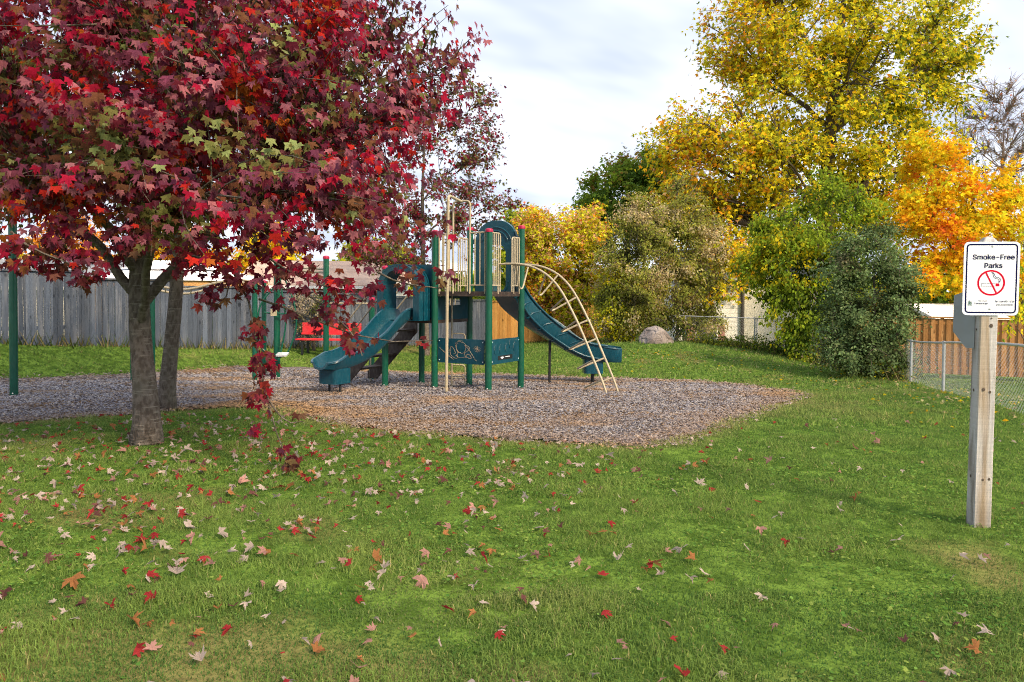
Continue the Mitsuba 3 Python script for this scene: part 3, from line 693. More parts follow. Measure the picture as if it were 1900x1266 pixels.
t = thing('bare_tree', 'leafless grey branching tree at the upper right edge', 'tree')
D = 36.0
gb = A([*at(1850, 600, D)[:2], 0]); gb[2] = Z(gb[0], gb[1]) - .1
make_tree(t, [gb, at(1850, 520, D), at(1855, 420, D), at(1860, 330, D), at(1862, 250, D)],
    [(1850, 290, 90, 120, D, 2.5), (1880, 210, 60, 80, D, 2.0), (1795, 290, 50, 90, D, 1.6), (1930, 280, 60, 110, D, 2), (1830, 200, 50, 60, D, 1.5)],
    2600, 420, .11, palette([BORG * .8, TANL, ORG], [1, 1.4, .7]), MAPLE2, 59, 'pale_bark', k1=11, k2=10, tr=.2, shell=.15, low=.15, twig_r=.0075, spread=.1)

t = thing('yellow_leaf_sapling', 'thin sapling with drooping yellow-green leaves at the right edge', 'tree')
D = 17.0
gb = A([*at(1905, 640, D)[:2], 0]); gb[2] = Z(gb[0], gb[1])
make_tree(t, [gb, at(1903, 620, D), at(1902, 520, D), at(1898, 440, D)],
    [(1890, 520, 30, 60, D, .5), (1880, 590, 22, 40, D, .4), (1905, 450, 22, 40, D, .4)], 90, 700, .085, palette([LIME * 1.3, YEL, GRN * 1.4], [1.4, 1, 1]), OVAL, 60, 'grey_bark', k1=4, k2=5, tr=.03, droop=.9, spread=.06, low=.3)

t = thing('green_maple_tree', 'dark green rounded tree rising behind the dry shrubs', 'tree')
D = 42.0
gb = A([*at(1165, 600, D)[:2], -.9])
make_tree(t, [gb, at(1165, 540, D), at(1165, 440, D), at(1168, 360, D)],
    [(1165, 370, 75, 80, D, 2.6), (1195, 310, 55, 45, D, 1.8), (1120, 350, 45, 45, D, 1.5), (1230, 380, 70, 80, D, 2.4), (1100, 400, 45, 50, D, 1.5)],
    520, 22000, .19, palette([DGRN * 1.7, MGRN * 1.3, MGRN * 1.6, GRN * 1.2, A([.24, .21, .05]), A([.34, .20, .05])], [1.2, 1.2, 1.5, 1.1, .6, .35]), STAR, 61, 'grey_bark', k1=8, k2=8, tr=.25, droop=.4, spread=.2, shell=.2, lump=.5, low=.15)

t = thing('orange_yellow_tree', 'tree turning orange and lime right of the play structure', 'tree')
D = 33.0
gb = A([*at(1135, 630, D)[:2], 0]); gb[2] = Z(gb[0], gb[1]) - .1
def oy(pos, rng):
    n = len(pos); pp, _ = project(pos)
    o = sstep(1090, 960, pp[:, 0]) * .9 + sstep(470, 380, pp[:, 1]) * .45
    g = meshkit.fbm(pos * .8, 2, 33)
    W = np.stack([.12 + 1.1 * o * (g > .42), .05 + .4 * o * (g > .5), 1.0 + .8 * o, 1.3 + 0 * o, 1.2 - .8 * np.clip(o, 0, 1), .6 + 0 * o, .4 + 0 * o], 1); W /= W.sum(1, keepdims=True)
    i = (np.cumsum(W, 1) < rng.random((n, 1))).sum(1)
    return A([ORG, BORG * .95, PEACH, LIME * 1.3, LIME * .9, YEL * .8, OLV])[np.clip(i, 0, 6)] * rng.uniform(.75, 1.2, (n, 1))
make_tree(t, [gb, at(1130, 600, D), at(1112, 560, D), at(1080, 510, D), at(1060, 460, D)],
    [(1040, 450, 80, 70, D, 2.0), (990, 420, 40, 45, D, 1.2), (1090, 430, 50, 60, D, 1.5), (1000, 500, 50, 55, D, 1.3), (1060, 530, 70, 45, D, 1.6), (1030, 580, 70, 45, D, 1.3), (970, 460, 30, 60, D, 1), (1110, 500, 40, 60, D, 1.2), (975, 560, 40, 40, D, 1)],
    560, 26000, .135, oy, STAR, 63, 'grey_bark', k1=9, k2=8, tr=.16, droop=.4, spread=.17, shell=.15, lump=.6, low=.15)

dry = palette([A([.07, .08, .025]), OLV, OLV * 1.3, A([.36, .33, .06]), TANL, BEIGE, BEIGE * 1.2], [1.0, 2.1, 2.0, 1.6, .8, .8, .3])
for i, (px, py, ytop, sp, lab) in enumerate([
        (1172, 636, 360, 74, 'tall shrub of dry tan and olive leaves directly behind the boulder'),
        (1252, 632, 330, 74, 'tall shrub of dry beige leaves just right of the boulder'),
        (1306, 634, 390, 46, 'dry beige shrub beside the white house gap'),
        (1138, 640, 480, 40, 'olive and yellow shrub at the end of the orange cedar fence')]):
    t = thing('dry_shrub', lab, 'shrub')
    D = [29.0, 30.0, 30.5, 29.5][i]
    gb = A([*at(px, py, D)[:2], 0]); gb[2] = Z(gb[0], gb[1]) - .1
    h = py - ytop
    make_tree(t, [gb, at(px + 4, py - h * .25, D), at(px - 3, py - h * .5, D), at(px + 3, py - h * .8, D)],
        [(px, py - h * .52, sp, h * .32, D, 1.3), (px + 12, py - h * .78, sp * .7, h * .24, D, 1.0), (px - 10, py - h * .28, sp * .9, h * .22, D, 1.1), (px + 10, py - h * .14, sp * .8, h * .12, D, 1.0)],
        500, [19000, 19000, 11000, 9000][i], .10, dry if i < 3 else palette([OLV, LIME, YEL * .8, BEIGE], [1, 1.2, .7, .6]), OVAL, 70 + i, 'pale_bark', k1=8, k2=8, tr=.06, droop=.5, spread=.13, shell=.15, lump=.7, low=.03, twig_r=.010)

t = thing('flowering_shrub', 'shrub with faded cream flower heads in front of the grey fence behind the red bench', 'shrub')
D = 22.6
D = 23.3
gb = A([*at(582, 640, D)[:2], 0]); gb[2] = Z(gb[0], gb[1])
make_tree(t, [gb, at(582, 625, D), at(580, 590, D), at(580, 560, D)], [(578, 575, 42, 38, D, .5), (560, 560, 30, 25, D, .4), (605, 570, 24, 30, D, .4), (585, 615, 40, 25, D, .4)], 240, 4200, .055,
    palette([DGRN * .8, MGRN * .8, A([.12, .11, .05]), BEIGE, A([.55, .48, .40])], [1.3, .8, .8, 1.1, 1.0]), OVAL, 81, 'grey_bark', k1=6, k2=6, tr=.04, droop=.1, spread=.06, shell=.3, low=.02)

for i, (px, top, bot, sp, D, cols, lab) in enumerate([
        (700, 430, 600, 75, 33, [A([.14, .17, .03]), LIME, GRN, A([.35, .33, .06])], 'pale lime tree behind the grey fence left of the play tower'),
        (500, 395, 600, 60, 40, [YEL, GOLD, LIME, ORG], 'golden yellow tree seen under the red crown, behind the gazebo'),
        (130, 380, 600, 75, 42, [ORG, PEACH, GOLD, BORG], 'pale orange tree behind the grey shingle roof'),
        (340, 400, 600, 80, 45, [ORG * .8, GOLD, LIME * .8, TANL], 'orange and brown tree behind the gazebo, seen between the two trunks'),
        (860, 520, 640, 60, 40, [DGRN, MGRN, GRN, MGRN], 'low green bush seen under the play tower, behind the fence'),
        (960, 360, 600, 40, 46, [MGRN, OLV * 1.4, LIME, GRN], 'olive treetop between the red maple and the orange tree')]):
    t = thing('garden_tree', lab, 'tree')
    gb = A([*at(px, bot, D)[:2], -.8]); h = bot - top
    make_tree(t, [gb, at(px, bot - h * .25, D), at(px, bot - h * .5, D), at(px, bot - h * .7, D)],
        [(px, top + h * .4, sp, h * .36, D, 2.0), (px - sp * .5, top + h * .5, sp * .6, h * .25, D, 1.6), (px + sp * .5, top + h * .5, sp * .6, h * .25, D, 1.6)], 260, 5500, .22, palette(cols, [1, 1.2, 1, .6]), STAR, 90 + i, 'grey_bark', k1=7, k2=6, tr=.16, droop=.4, spread=.22, shell=.2, lump=.6, low=.1, twig_r=.010)

# a far belt of trees that closes the view behind the gardens
def treeline():
    rng = np.random.default_rng(3)
    n = 34000
    x = rng.uniform(-75, 75, n); top = 2.2 + 3.4 * meshkit.fbm(np.stack([x * .10, x * 0, x * 0], -1), 4, 12)
    y = 62 + rng.uniform(-4, 4, n) - .004 * x * x; z = rng.random(n) ** .7 * top - .8
    pos = np.stack([x, y, z], 1)
    V, f, Cc = leaves(pos, rng.normal(size=(n, 3)), rng.normal(size=(n, 3)) + A([0, -.8, .8]), 0.55 * rng.uniform(.6, 1.3, n), palette([DGRN, MGRN, OLV, LIME * .8, ORG * .6, GOLD * .7], [1.3, 1.2, 1, .8, .6, .5])(pos * .25, rng), BIT, rng)
    m, c = flat_leaves(V, f, Cc)
    obj('distant_treeline', m, 'leaf_bsdf', color=c, kind='stuff', label='far belt of autumn trees closing the view behind the gardens')
treeline()

# low weeds along the fences
def weeds():
    rng = np.random.default_rng(6)
    P, Cc, Hh = [], [], []
    for s in np.arange(-9.5, 18, .022):
        q = FL0 + FLD * s + FLN * abs(rng.normal(.08, .10)); P.append(q); Hh.append(rng.uniform(.10, .38) * (1.2 if s < 2 else .5))
    BASE = A([at(x, y, d)[:2] for x, y, d in ((1265, 636, 26.5), (1400, 646, 25.6), (1500, 660, 23.2), (1590, 682, 19.8), (1660, 696, 17.9))])
    def along(t):
        k = np.clip((t * 4).astype(int), 0, 3); f_ = (t * 4 - k)[:, None]
        return BASE[k] * (1 - f_) + BASE[k + 1] * f_
    tq = rng.random(1500); qq = along(tq) + rng.normal(0, .22, (1500, 2)) + A([.15, .25])
    P += list(qq); Hh += list(rng.uniform(.10, .48, 1500))
    P, Hh = A(P), A(Hh); n = len(P)
    la = rng.uniform(0, 6.28, n); ya = rng.uniform(0, 6.28, n)
    b = np.stack([P[:, 0], P[:, 1], Z(P[:, 0], P[:, 1]) - .01], 1)
    side = np.stack([np.cos(ya), np.sin(ya), ya * 0], 1) * .018
    tip = b + np.stack([np.cos(la), np.sin(la), la * 0], 1) * (Hh * .5)[:, None] + A([0, 0, 1]) * Hh[:, None]
    V = np.stack([b - side, b + side, tip], 1)
    c = A([[.20, .17, .07], [.09, .12, .03], [.30, .25, .13], [.05, .08, .02]])[rng.integers(0, 4, n)] * rng.uniform(.7, 1.2, (n, 1))
    obj('weeds', (V.reshape(-1, 3), np.arange(n * 3).reshape(-1, 3)), 'grass_bsdf', color=np.repeat(c, 3, 0), kind='stuff', label='tall dry weeds along the foot of the fences')
    n = 9000
    xy = along(rng.random(n)) + A([.25, .45]) + rng.normal(0, .40, (n, 2))
    hh_ = .15 + .55 * meshkit.fbm(np.stack([xy[:, 0] * 1.2, xy[:, 1] * 1.2, xy[:, 0] * 0], -1), 2, 3)
    q = np.stack([xy[:, 0], xy[:, 1], Z(xy[:, 0], xy[:, 1]) + rng.random(n) ** 1.4 * hh_], 1)
    V, f, Cc = leaves(q, rng.normal(size=(n, 3)), rng.normal(size=(n, 3)) * .6 + A([0, 0, 1]), .075 * rng.uniform(.6, 1.3, n), palette([DGRN, MGRN, GRN, LIME, TANL, YEL * .7], [1.2, 1.2, 1, .8, .7, .3])(q, rng), OVAL, rng)
    m, c = flat_leaves(V, f, Cc)
    obj('undergrowth', m, 'leaf_bsdf', color=c, kind='stuff', label='low leafy undergrowth at the foot of the right-hand shrubs')
weeds()

# ------------------------------------------------------------------ board fences
def board_fence(key, o, d, nrm, s0, s1, height, bsdf, panel=2.44, step=.145, cap=True, w=.138, drop=0.0, seed=0, front=1):
    rng = np.random.default_rng(seed)
    d3, n3, z3 = A([*d, 0]), A([*nrm, 0]), A([0, 0, 1.0])
    k = int(round((s1 - s0) / panel)); panel = (s1 - s0) / k
    for j in range(k):
        a, b = s0 + j * panel, s0 + (j + 1) * panel
        pm = A(o) + A(d) * (a + b) / 2; za = Z(*pm); zb = min(Z(*(A(o) + A(d) * a)), Z(*(A(o) + A(d) * b))) - .03
        top = za + height
        nb = int(panel / step); wd = panel / nb
        for q in range(nb):
            s = a + (q + .5) * wd; jit = rng.normal(0, .004)
            obj('board', fbox([*o, 0], d3, n3, z3, (s - wd / 2 + rng.uniform(0, .003), -.009 + jit, zb + rng.uniform(0, .03)), (s + wd / 2 - rng.uniform(.003, .009), .009 + jit, top - .05 + rng.uniform(-.008, .008))), bsdf, key)
        if cap:
            obj('cap_rail', fbox([*o, 0], d3, n3, z3, (a + .002, -.07, top - .045), (b - .002, .07, top - .005)), bsdf, key)
            obj('rail', fbox([*o, 0], d3, n3, z3, (a + .05, -.055, top - .13), (b - .05, -.016, top - .055)), bsdf, key)
        obj('rail', fbox([*o, 0], d3, n3, z3, (a + .05, -.055, za + .35), (b - .05, -.016, za + .44)), bsdf, key)
        obj('post', fbox([*o, 0], d3, n3, z3, (a - .05, -.075, zb - .1), (a + .05, .028, top + .05)), bsdf, key)
fk = thing('board_fence', 'long weathered grey board fence across the left background', 'fence')
board_fence(fk, FL0, FLD, FLN, -9.8, 10.1, 1.80, 'grey_boards', seed=1)
fk = thing('board_fence', 'orange cedar board fence seen under the play tower and beside the slide', 'fence')
board_fence(fk, FL0, FLD, FLN, 10.16, 18.6, 1.80, 'cedar_boards', seed=2)
fk = thing('board_fence', 'brown board-on-board fence behind the chain-link fence on the right', 'fence')
b0, b1 = at(1570, 688, 24.4), at(1990, 705, 22.0)
bd = (b1 - b0)[:2]; bl = np.linalg.norm(bd); bd /= bl; bn = A([bd[1], -bd[0]])
zB = float(b0[2])
def side_fence():
    rng = np.random.default_rng(4); d3, n3, z3 = A([*bd, 0]), A([*bn, 0]), A([0, 0, 1.0]); o = [*b0[:2], 0]
    s, k = 0.0, 0
    top = zB + 1.80
    while s < bl:
        f = .02 if k % 2 else -.02
        ww = .122
        obj('board', fbox(o, d3, n3, z3, (s, f - .009, zB - .05 + .08), (s + ww, f + .009, top - .06 + rng.uniform(-.005, .005))), 'brown_boards', fk)
        s += .104; k += 1
    for z_ in (zB + .18, zB + 1.56): obj('rail', fbox(o, d3, n3, z3, (0, -.008, z_), (bl, .008, z_ + .09)), 'brown_boards', fk)
    obj('cap_rail', fbox(o, d3, n3, z3, (0, -.07, top - .04), (bl, .07, top)), 'brown_boards', fk)
    for s in np.arange(.3, bl, 2.4): obj('post', fbox(o, d3, n3, z3, (s - .05, -.06, zB - .1), (s + .05, -.031, top - .042)), 'brown_boards', fk)
side_fence()

# ------------------------------------------------------------------ chain-link fence
def chain_link(key, pts, h, step=.062, phase=0.0, gap=2.6):
    pts = [A(p, float) for p in pts]
    for a, b in zip(pts, pts[1:]):
        L = np.linalg.norm(b - a); u = (b - a) / L
        def P(s, t):
            q = a + u * s; return A([q[0], q[1], Z(q[0], q[1]) + .03 + t])
        segs = []
        n = int(L / step)
        for k in range(-int(h / step), n):
            for sg in (1, -1):
                s0, s1 = k * step, k * step + h
                t0, t1 = 0.0, h
                if s0 < 0: t0 += -s0; s0 = 0
                if s1 > L: t1 -= s1 - L; s1 = L
                if s1 - s0 < .02: continue
                segs.append([P(s0, t0 if sg > 0 else h - t0), P(s1, t1 if sg > 0 else h - t1)])
        S = A(segs); S = np.stack([S[:, 0], (S[:, 0] + S[:, 1]) / 2, S[:, 1]], 1)
        obj('wire_mesh', tubes(S, np.full(S.shape[:2], .0012), 3), 'galvanised', key, kind='stuff')
        ss = np.linspace(0, L, max(2, int(L / .8)))
        obj('top_rail', tube(A([P(s, h) for s in ss]), .021, 8), 'galvanised', key, smooth=40)
        for s in np.arange(phase, L + .01, gap):
            b_, t_ = P(s, -.3), P(s, h + .03)
            obj('post', tube(A([b_, t_]), .03, 10), 'galvanised', key, smooth=40)
cf = thing('chain_link_fence', 'low galvanised chain-link fence running along the right edge of the lawn', 'fence')
ca, cb = at(1690, 700, 17.5)[:2], at(1750, 722, 14.5)[:2]
cl = np.linalg.norm(cb - ca)
chain_link(cf, [ca + (ca - cb) * .3, cb + (cb - ca) * 1.9], .93, .07, .3 * cl, cl)
cf = thing('chain_link_fence', 'far chain-link fence crossing behind the boulder and shrubs', 'fence')
chain_link(cf, [at(1640, 690, 24.0)[:2], at(1400, 650, 28.6)[:2], at(1120, 640, 30.8)[:2]], 1.15, .10)

# ------------------------------------------------------------------ houses and garden gazebo behind the fences
def gable_house(key, c, w, d, h, rise, yaw, wall, roof, sid=True, ov=.3):
    R = rotz(yaw); c = A(c, float)
    def W(v): return A(v) @ R.T + c
    m = cat([(W(bx((0, 0, h / 2 - .5), (w, d, h + 1))[0]), BF)])
    obj('wall', m, wall, key)
    if sid:
        rows = []
        for k in range(int(h / .2)): rows += [(W(bx((0, -d / 2 - .012, .1 + k * .2), (w, .02, .17))[0]), BF), (W(bx((w / 2 + .012, 0, .1 + k * .2), (.02, d, .17))[0]), BF)]
        obj('siding', cat(rows), wall, key, kind='stuff')
    for s in (-1, 1):
        p = A([[-w / 2 - ov, s * (d / 2 + ov), h - .08], [w / 2 + ov, s * (d / 2 + ov), h - .08], [w / 2 + ov, 0, h + rise], [-w / 2 - ov, 0, h + rise]])
        nrm_ = A([0, s * rise, d / 2]); nrm_ = nrm_ / np.linalg.norm(nrm_) * .12
        v = np.vstack([p, p + nrm_]); f = A([[0, 1, 2], [0, 2, 3], [4, 6, 5], [4, 7, 6], [0, 5, 1], [0, 4, 5], [1, 6, 2], [1, 5, 6], [2, 7, 3], [2, 6, 7], [3, 4, 0], [3, 7, 4]])
        obj('roof', fixed((W(v), f)), roof, key)
        obj('gutter', (W(bx((0, s * (d / 2 + ov + .05), h - .06), (w + 2 * ov, .1, .11))[0]), BF), 'white_trim', key)
    for s in (-1, 1):
        v = A([[s * w / 2, -d / 2, h], [s * w / 2, d / 2, h], [s * w / 2, 0, h + rise - .02], [s * (w / 2 - .1), -d / 2, h], [s * (w / 2 - .1), d / 2, h], [s * (w / 2 - .1), 0, h + rise - .02]])
        obj('gable', fixed((v @ R.T + c, A([[0, 1, 2], [3, 5, 4], [0, 2, 5], [0, 5, 3], [1, 4, 5], [1, 5, 2]]))), wall, key)
    return W
def window(key, W, x, y, z, w, h):
    k = obj('window', (W(bx((x, y, z), (w, .06, h))[0]), BF), 'white_trim', key)
    obj('pane', (W(bx((x, y - .02, z), (w - .14, .05, h - .14))[0]), BF), 'glass_pane', k)
    obj('mullion', (W(bx((x, y - .035, z), (.05, .05, h - .1))[0]), BF), 'white_trim', k)

k = thing('bungalow', 'house with grey shingle roof behind the fence at far left', 'house')
p = at(70, 540, 30); Wf = gable_house(k, [p[0] - 1.5, 31, -.4], 13, 7, 1.9, 1.0, .15, 'siding_cream', 'shingles')
window(k, Wf, 1.0, -3.56, 1.2, 1.6, 1.0)
obj('skylight', (Wf(bx((-.2, -2.2, 2.52), (1.5, .9, .12))[0]), BF), 'white_trim', k)
k = thing('brick_house', 'pink brick house with tan roof behind the red bench', 'house')
p = at(560, 540, 29); Wf = gable_house(k, [p[0] + .3, 30.5, -.6], 4.6, 5, 2.2, .9, .1, 'brick_pink', 'tan_shingles', sid=False)
window(k, Wf, -1.0, -2.56, 1.5, 1.2, 1.0)
k = thing('blue_grey_house', 'house with pale blue-grey lap siding behind the grey fence and left slide', 'house')
p = at(672, 540, 32); Wf = gable_house(k, [p[0] + .3, 33, -.6], 3.2, 4.5, 2.4, .7, .05, 'siding_blue', 'tan_shingles')
window(k, Wf, .4, -2.31, 1.4, .9, .9)
k = thing('white_house', 'white and cream house glimpsed between the dry shrubs and green tree', 'house')
p = at(1385, 590, 34); Wf = gable_house(k, [p[0] + .4, 36.5, -1.1], 6.6, 5, 3.2, 1.3, -.1, 'siding_white', 'shingles')
window(k, Wf, -1.9, -2.56, .55, 1.0, .8)
obj('brick_base', (Wf(bx((-2.0, -2.55, .1), (1.8, .06, 1.9))[0]), BF), 'brick_pink', k)
obj('downpipe', tube(Wf(A([[-.35, -2.62, 0.0], [-.35, -2.62, 3.1]])), .07, 8), 'dark_trim', k)
obj('cream_wall', (Wf(bx((1.45, -2.55, 1.5), (3.4, .05, 3.1))[0]), BF), 'siding_cream', k)
k = thing('garden_shed', 'white garden shed partly hidden behind the orange and yellow tree', 'shed')
p = at(1100, 540, 41); gable_house(k, [p[0], 42, -.8], 3.2, 3, 1.6, .8, 0.0, 'siding_white', 'shingles')
k = thing('garden_shed', 'low white shed roof above the brown fence left of the sign', 'shed')
p = at(1765, 580, 28); gable_house(k, [p[0], 28.5, -1.1], 2.6, 2.4, 1.6, .45, 0.2, 'siding_white', 'white_trim')

k = thing('garden_gazebo', 'gazebo with white two-tier canopy roof and orange cedar beam behind the grey fence', 'gazebo')
gx0, gx1 = at(165, 515, 25.0), at(500, 515, 27.5)
gd = (gx1 - gx0)[:2]; gl = np.linalg.norm(gd); gd /= gl; gn = A([-gd[1], gd[0]])
d3, n3, z3 = A([*gd, 0]), A([*gn, 0]), A([0, 0, 1.0])
zg = at(330, 520, 26)[2]
def frustum(w0, w1, zz0, zz1, dep0, dep1):
    o = A([*gx0[:2], 0]); mid = gl / 2; md = 1.6
    def ring(w, dp, z_): return [o + d3 * (mid + sx * w / 2) + n3 * (md + sy * dp / 2) + z3 * z_ for sx, sy in ((-1, -1), (1, -1), (1, 1), (-1, 1))]
    v = A(ring(w0, dep0, zz0) + ring(w1, dep1, zz1))
    f = []
    for j in range(4): f += [[j, (j + 1) % 4, 4 + (j + 1) % 4], [j, 4 + (j + 1) % 4, 4 + j]]
    return fixed((v, A(f + [[4, 5, 6], [4, 6, 7], [0, 2, 1], [0, 3, 2]])))
obj('lower_canopy', frustum(gl, gl * .62, zg, zg + .34, 3.2, 2.0), 'white_fabric', k)
obj('upper_canopy', frustum(gl * .70, gl * .30, zg + .38, zg + .72, 2.2, .8), 'white_fabric', k)
obj('beam', fbox([*gx0[:2], 0], d3, n3, z3, (.05, .1, zg - .22), (gl - .05, .22, zg - .01)), 'cedar_beam', k)
obj('beam', fbox([*gx0[:2], 0], d3, n3, z3, (.05, 2.98, zg - .22), (gl - .05, 3.10, zg - .01)), 'cedar_beam', k)
for s in (.2, gl / 2, gl - .2):
    for q in (.16, 3.04): obj('post', fbox([*gx0[:2], 0], d3, n3, z3, (s - .06, q - .06, -.6), (s + .06, q + .06, zg - .23)), 'cedar_beam', k)

# ------------------------------------------------------------------ boulder
bp = at(1222, 634, 24.6); bp[2] = Z(bp[0], bp[1])
def boulder():
    m = trimesh.creation.icosphere(5, 1.0); q = A(m.vertices); rng = np.random.default_rng(23)
    v = q * A([.60, .46, .50])
    v[:, 2] *= 1 - .42 * sstep(-.10, .55, v[:, 0]); v[:, 2] += .05 * (v[:, 2] > 0)
    for _ in range(16):
        nn = rng.normal(size=3); nn[2] = abs(nn[2]) * .8; nn /= np.linalg.norm(nn)
        d_ = (v @ nn).max() * rng.uniform(.80, .93); k = np.clip(v @ nn - d_, 0, None); v -= .85 * k[:, None] * nn
    v += q * (.05 * (meshkit.fbm(q * 3.2, 3, 5) - .5) - .035 * np.exp(-(np.abs(meshkit.fbm(q * 1.8 + 9, 2, 8) - .5) / .025) ** 2) + .014 * (meshkit.fbm(q * 14, 2, 6) - .5))[:, None]
    return v + bp + A([0, .3, .02]), A(m.faces)
obj('boulder', boulder(), 'granite', smooth=45, label='grey granite boulder on top of the grassy mound', cat='boulder')

# ------------------------------------------------------------------ sign post
sp = gnd(1815, 975); phi = math.radians(8.7)
sn = A([-math.sin(phi), -math.cos(phi), 0]); sx = A([math.cos(phi), -math.sin(phi), 0]); lean = A([.014, .0, 1.0])
def so(x, y, z): return sp + sx * x - sn * y + lean * z      # x along the face, y away from the viewer
W = .052
st = thing('sign_post', 'weathered grey wooden post carrying the white smoke-free parks sign', 'post')
rows = [(-.15, 1.0), (0, 1.02), (.45, 1.0), (1.0, .99), (1.74, .98), (1.775, .80), (1.80, .45), (1.808, .05)]
oct_ = A([(-1, -.86), (-.86, -1), (.86, -1), (1, -.86), (1, .86), (.86, 1), (-.86, 1), (-1, .86)]) * W
pv = np.vstack([[so(x * s, y * s, z) for x, y in oct_] for z, s in rows])
i, j = np.meshgrid(np.arange(len(rows) - 1), np.arange(8), indexing='ij')
q = np.stack([i * 8 + j, i * 8 + (j + 1) % 8, (i + 1) * 8 + (j + 1) % 8, (i + 1) * 8 + j], -1).reshape(-1, 4)
pf = np.vstack([q[:, [0, 1, 2]], q[:, [0, 2, 3]], [[56 + 0, 56 + k, 56 + k + 1] for k in range(1, 7)]])
obj('timber', (pv, pf), 'post_timber', st)
def knot(x, z, r, side=False):
    a = np.arange(10) * .628
    c = [so(x + r * .8 * math.cos(t), -W - .0022, z + r * math.sin(t)) for t in a] if not side else [so(-W - .0022, x + r * .8 * math.cos(t), z + r * math.sin(t)) for t in a]
    m = so(x, -W - .004, z) if not side else so(-W - .004, x, z)
    obj('knot', (A(c + [m]), A([[k, (k + 1) % 10, 10] for k in range(10)])), 'knot_wood', st)
for x, z, r in ((.012, 1.255, .013), (-.020, .86, .012), (.018, .845, .009), (-.006, .30, .009), (.03, .305, .009), (.012, 1.30, .006)): knot(x, z, r)
for x, z, r in ((-.01, 1.23, .008), (0, .85, .010), (.0, .31, .010)): knot(x, z, r, True)

ss = thing('no_smoking_sign', 'white metal smoke-free parks sign with a red no-smoking circle', 'sign')
SW, SH, SZ = .318, .452, 1.545
def face(x, y, lift): return so(x, -W - .004 - lift, SZ + y)
def rrect(w, h, r): return sbox(-w / 2 + r, -h / 2 + r, w / 2 - r, h / 2 - r).buffer(r, quad_segs=6)
def plate(poly, lift, th, bsdf, name, parent=ss, label=None):
    o = face(0, 0, lift)
    return obj(name, fixed(extrude(poly, th, o, sx, lean, sn)), bsdf, parent, label=label)
plate(rrect(SW, SH, .028), 0, .003, 'sign_white', 'panel')
plate(rrect(SW - .026, SH - .026, .022).difference(rrect(SW - .043, SH - .043, .014)), .003, .0006, 'sign_navy', 'border')
ring_c = (.0, -.026)
ring = Point(*ring_c).buffer(.079, quad_segs=16).difference(Point(*ring_c).buffer(.0685, quad_segs=16))
bar = LineString([(ring_c[0] - .033, ring_c[1] + .066), (ring_c[0] + .033, ring_c[1] - .066)]).buffer(.0048, cap_style='flat')
cig = sbox(-.056, -.048, .024, -.028)
plate(cig.difference(sbox(-.0535, -.0455, .0245, -.0305)), .003, .0005, 'sign_navy', 'cigarette')
plate(sbox(.026, -.047, .047, -.029), .003, .0005, 'sign_red', 'cigarette_tip')
sm = [LineString(curve([(x, y, 0) for x, y in pts], 14)[:, :2]).buffer(.0019) for pts in ([(.002, .040), (.010, .026), (.014, .010), (.026, .0), (.040, -.004), (.045, -.012), (.041, -.024)], [(.000, .038), (.012, .034), (.020, .018), (.032, .006), (.046, .004), (.052, -.010), (.046, -.022)])]
plate(shapely.union_all(sm), .003, .0005, 'sign_navy', 'smoke')
plate(ring.union(bar), .003, .0009, 'sign_red', 'no_symbol')
def text(s, h, cx, cy, bsdf, name, bold=False, maxw=None):
    m = meshkit.text_mesh(s, h, .0006, bold); v = A(m.vertices)
    w = v[:, 0].max() - v[:, 0].min(); k = min(1, (maxw or w) / w)
    v[:, 0] = (v[:, 0] - (v[:, 0].max() + v[:, 0].min()) / 2) * k
    P = face(cx, cy - h / 2, .003)
    vs = [(P + (v[:, :1] + dx) * sx + (v[:, 1:2] + dy) * lean + (v[:, 2:] + q * .00012) * sn, A(m.faces)) for q, (dx, dy) in enumerate(((0, 0), (h * .035, 0), (-h * .035, 0), (0, h * .03)))]
    obj(name, cat(vs if bold else vs[:3]), bsdf, ss)
text('Smoke-Free', .029, .010, .132, 'sign_navy', 'lettering', True, .250)
text('Parks', .029, .010, .080, 'sign_navy', 'lettering', True, .118)
text('By-Law #87-106', .0105, .080, -.140, 'sign_navy', 'lettering', False, .105)
text('(As amended)', .0105, .080, -.160, 'sign_navy', 'lettering', False, .092)
text('The City of', .007, -.045, -.138, 'sign_navy', 'lettering', False, .055)
text('Peterborough', .010, -.052, -.153, 'sign_navy', 'lettering', False, .075)
cr = [sbox(-.128, -.166, -.104, -.160), sbox(-.126, -.158, -.106, -.152), Polygon([(-.127, -.150), (-.105, -.150), (-.109, -.140), (-.114, -.146), (-.117, -.132), (-.121, -.145), (-.124, -.138)])]
plate(shapely.union_all(cr), .003, .0006, 'green_metal', 'crest')
for y in (.198, -.187):
    m = trimesh.creation.icosphere(2, .0065); v = A(m.vertices) @ np.stack([sx, sn * .6, A([0, 0, 1.0])]) + face(.002 if y > 0 else -.003, y, .004)
    obj('bolt', (v, A(m.faces)), 'galvanised', ss, smooth=True)
bk = thing('traffic_sign', 'bare grey back of a second metal sign fixed to the side of the wooden post', 'sign')
ang = math.radians(52); bxv = -(sx * math.cos(ang)) + (-sn) * math.sin(ang); bnv = np.cross(bxv, [0, 0, 1.0])
pl = Polygon([(0, 0), (.16, .09), (.16, .30), (.0, .36), (-.02, .36), (-.02, 0)])
pl = Polygon([(-.0, -.16), (.05, -.16), (.135, -.06), (.135, .17), (.0, .22)])
obj('plate', fixed(extrude(pl, .003, so(-W - .004, .01, 1.27), bxv, lean, bnv)), 'sign_back', bk)
m = trimesh.creation.icosphere(2, .006); obj('bolt', (A(m.vertices) + so(-W - .01, .02, 1.31), A(m.faces)), 'galvanised', bk, smooth=True)
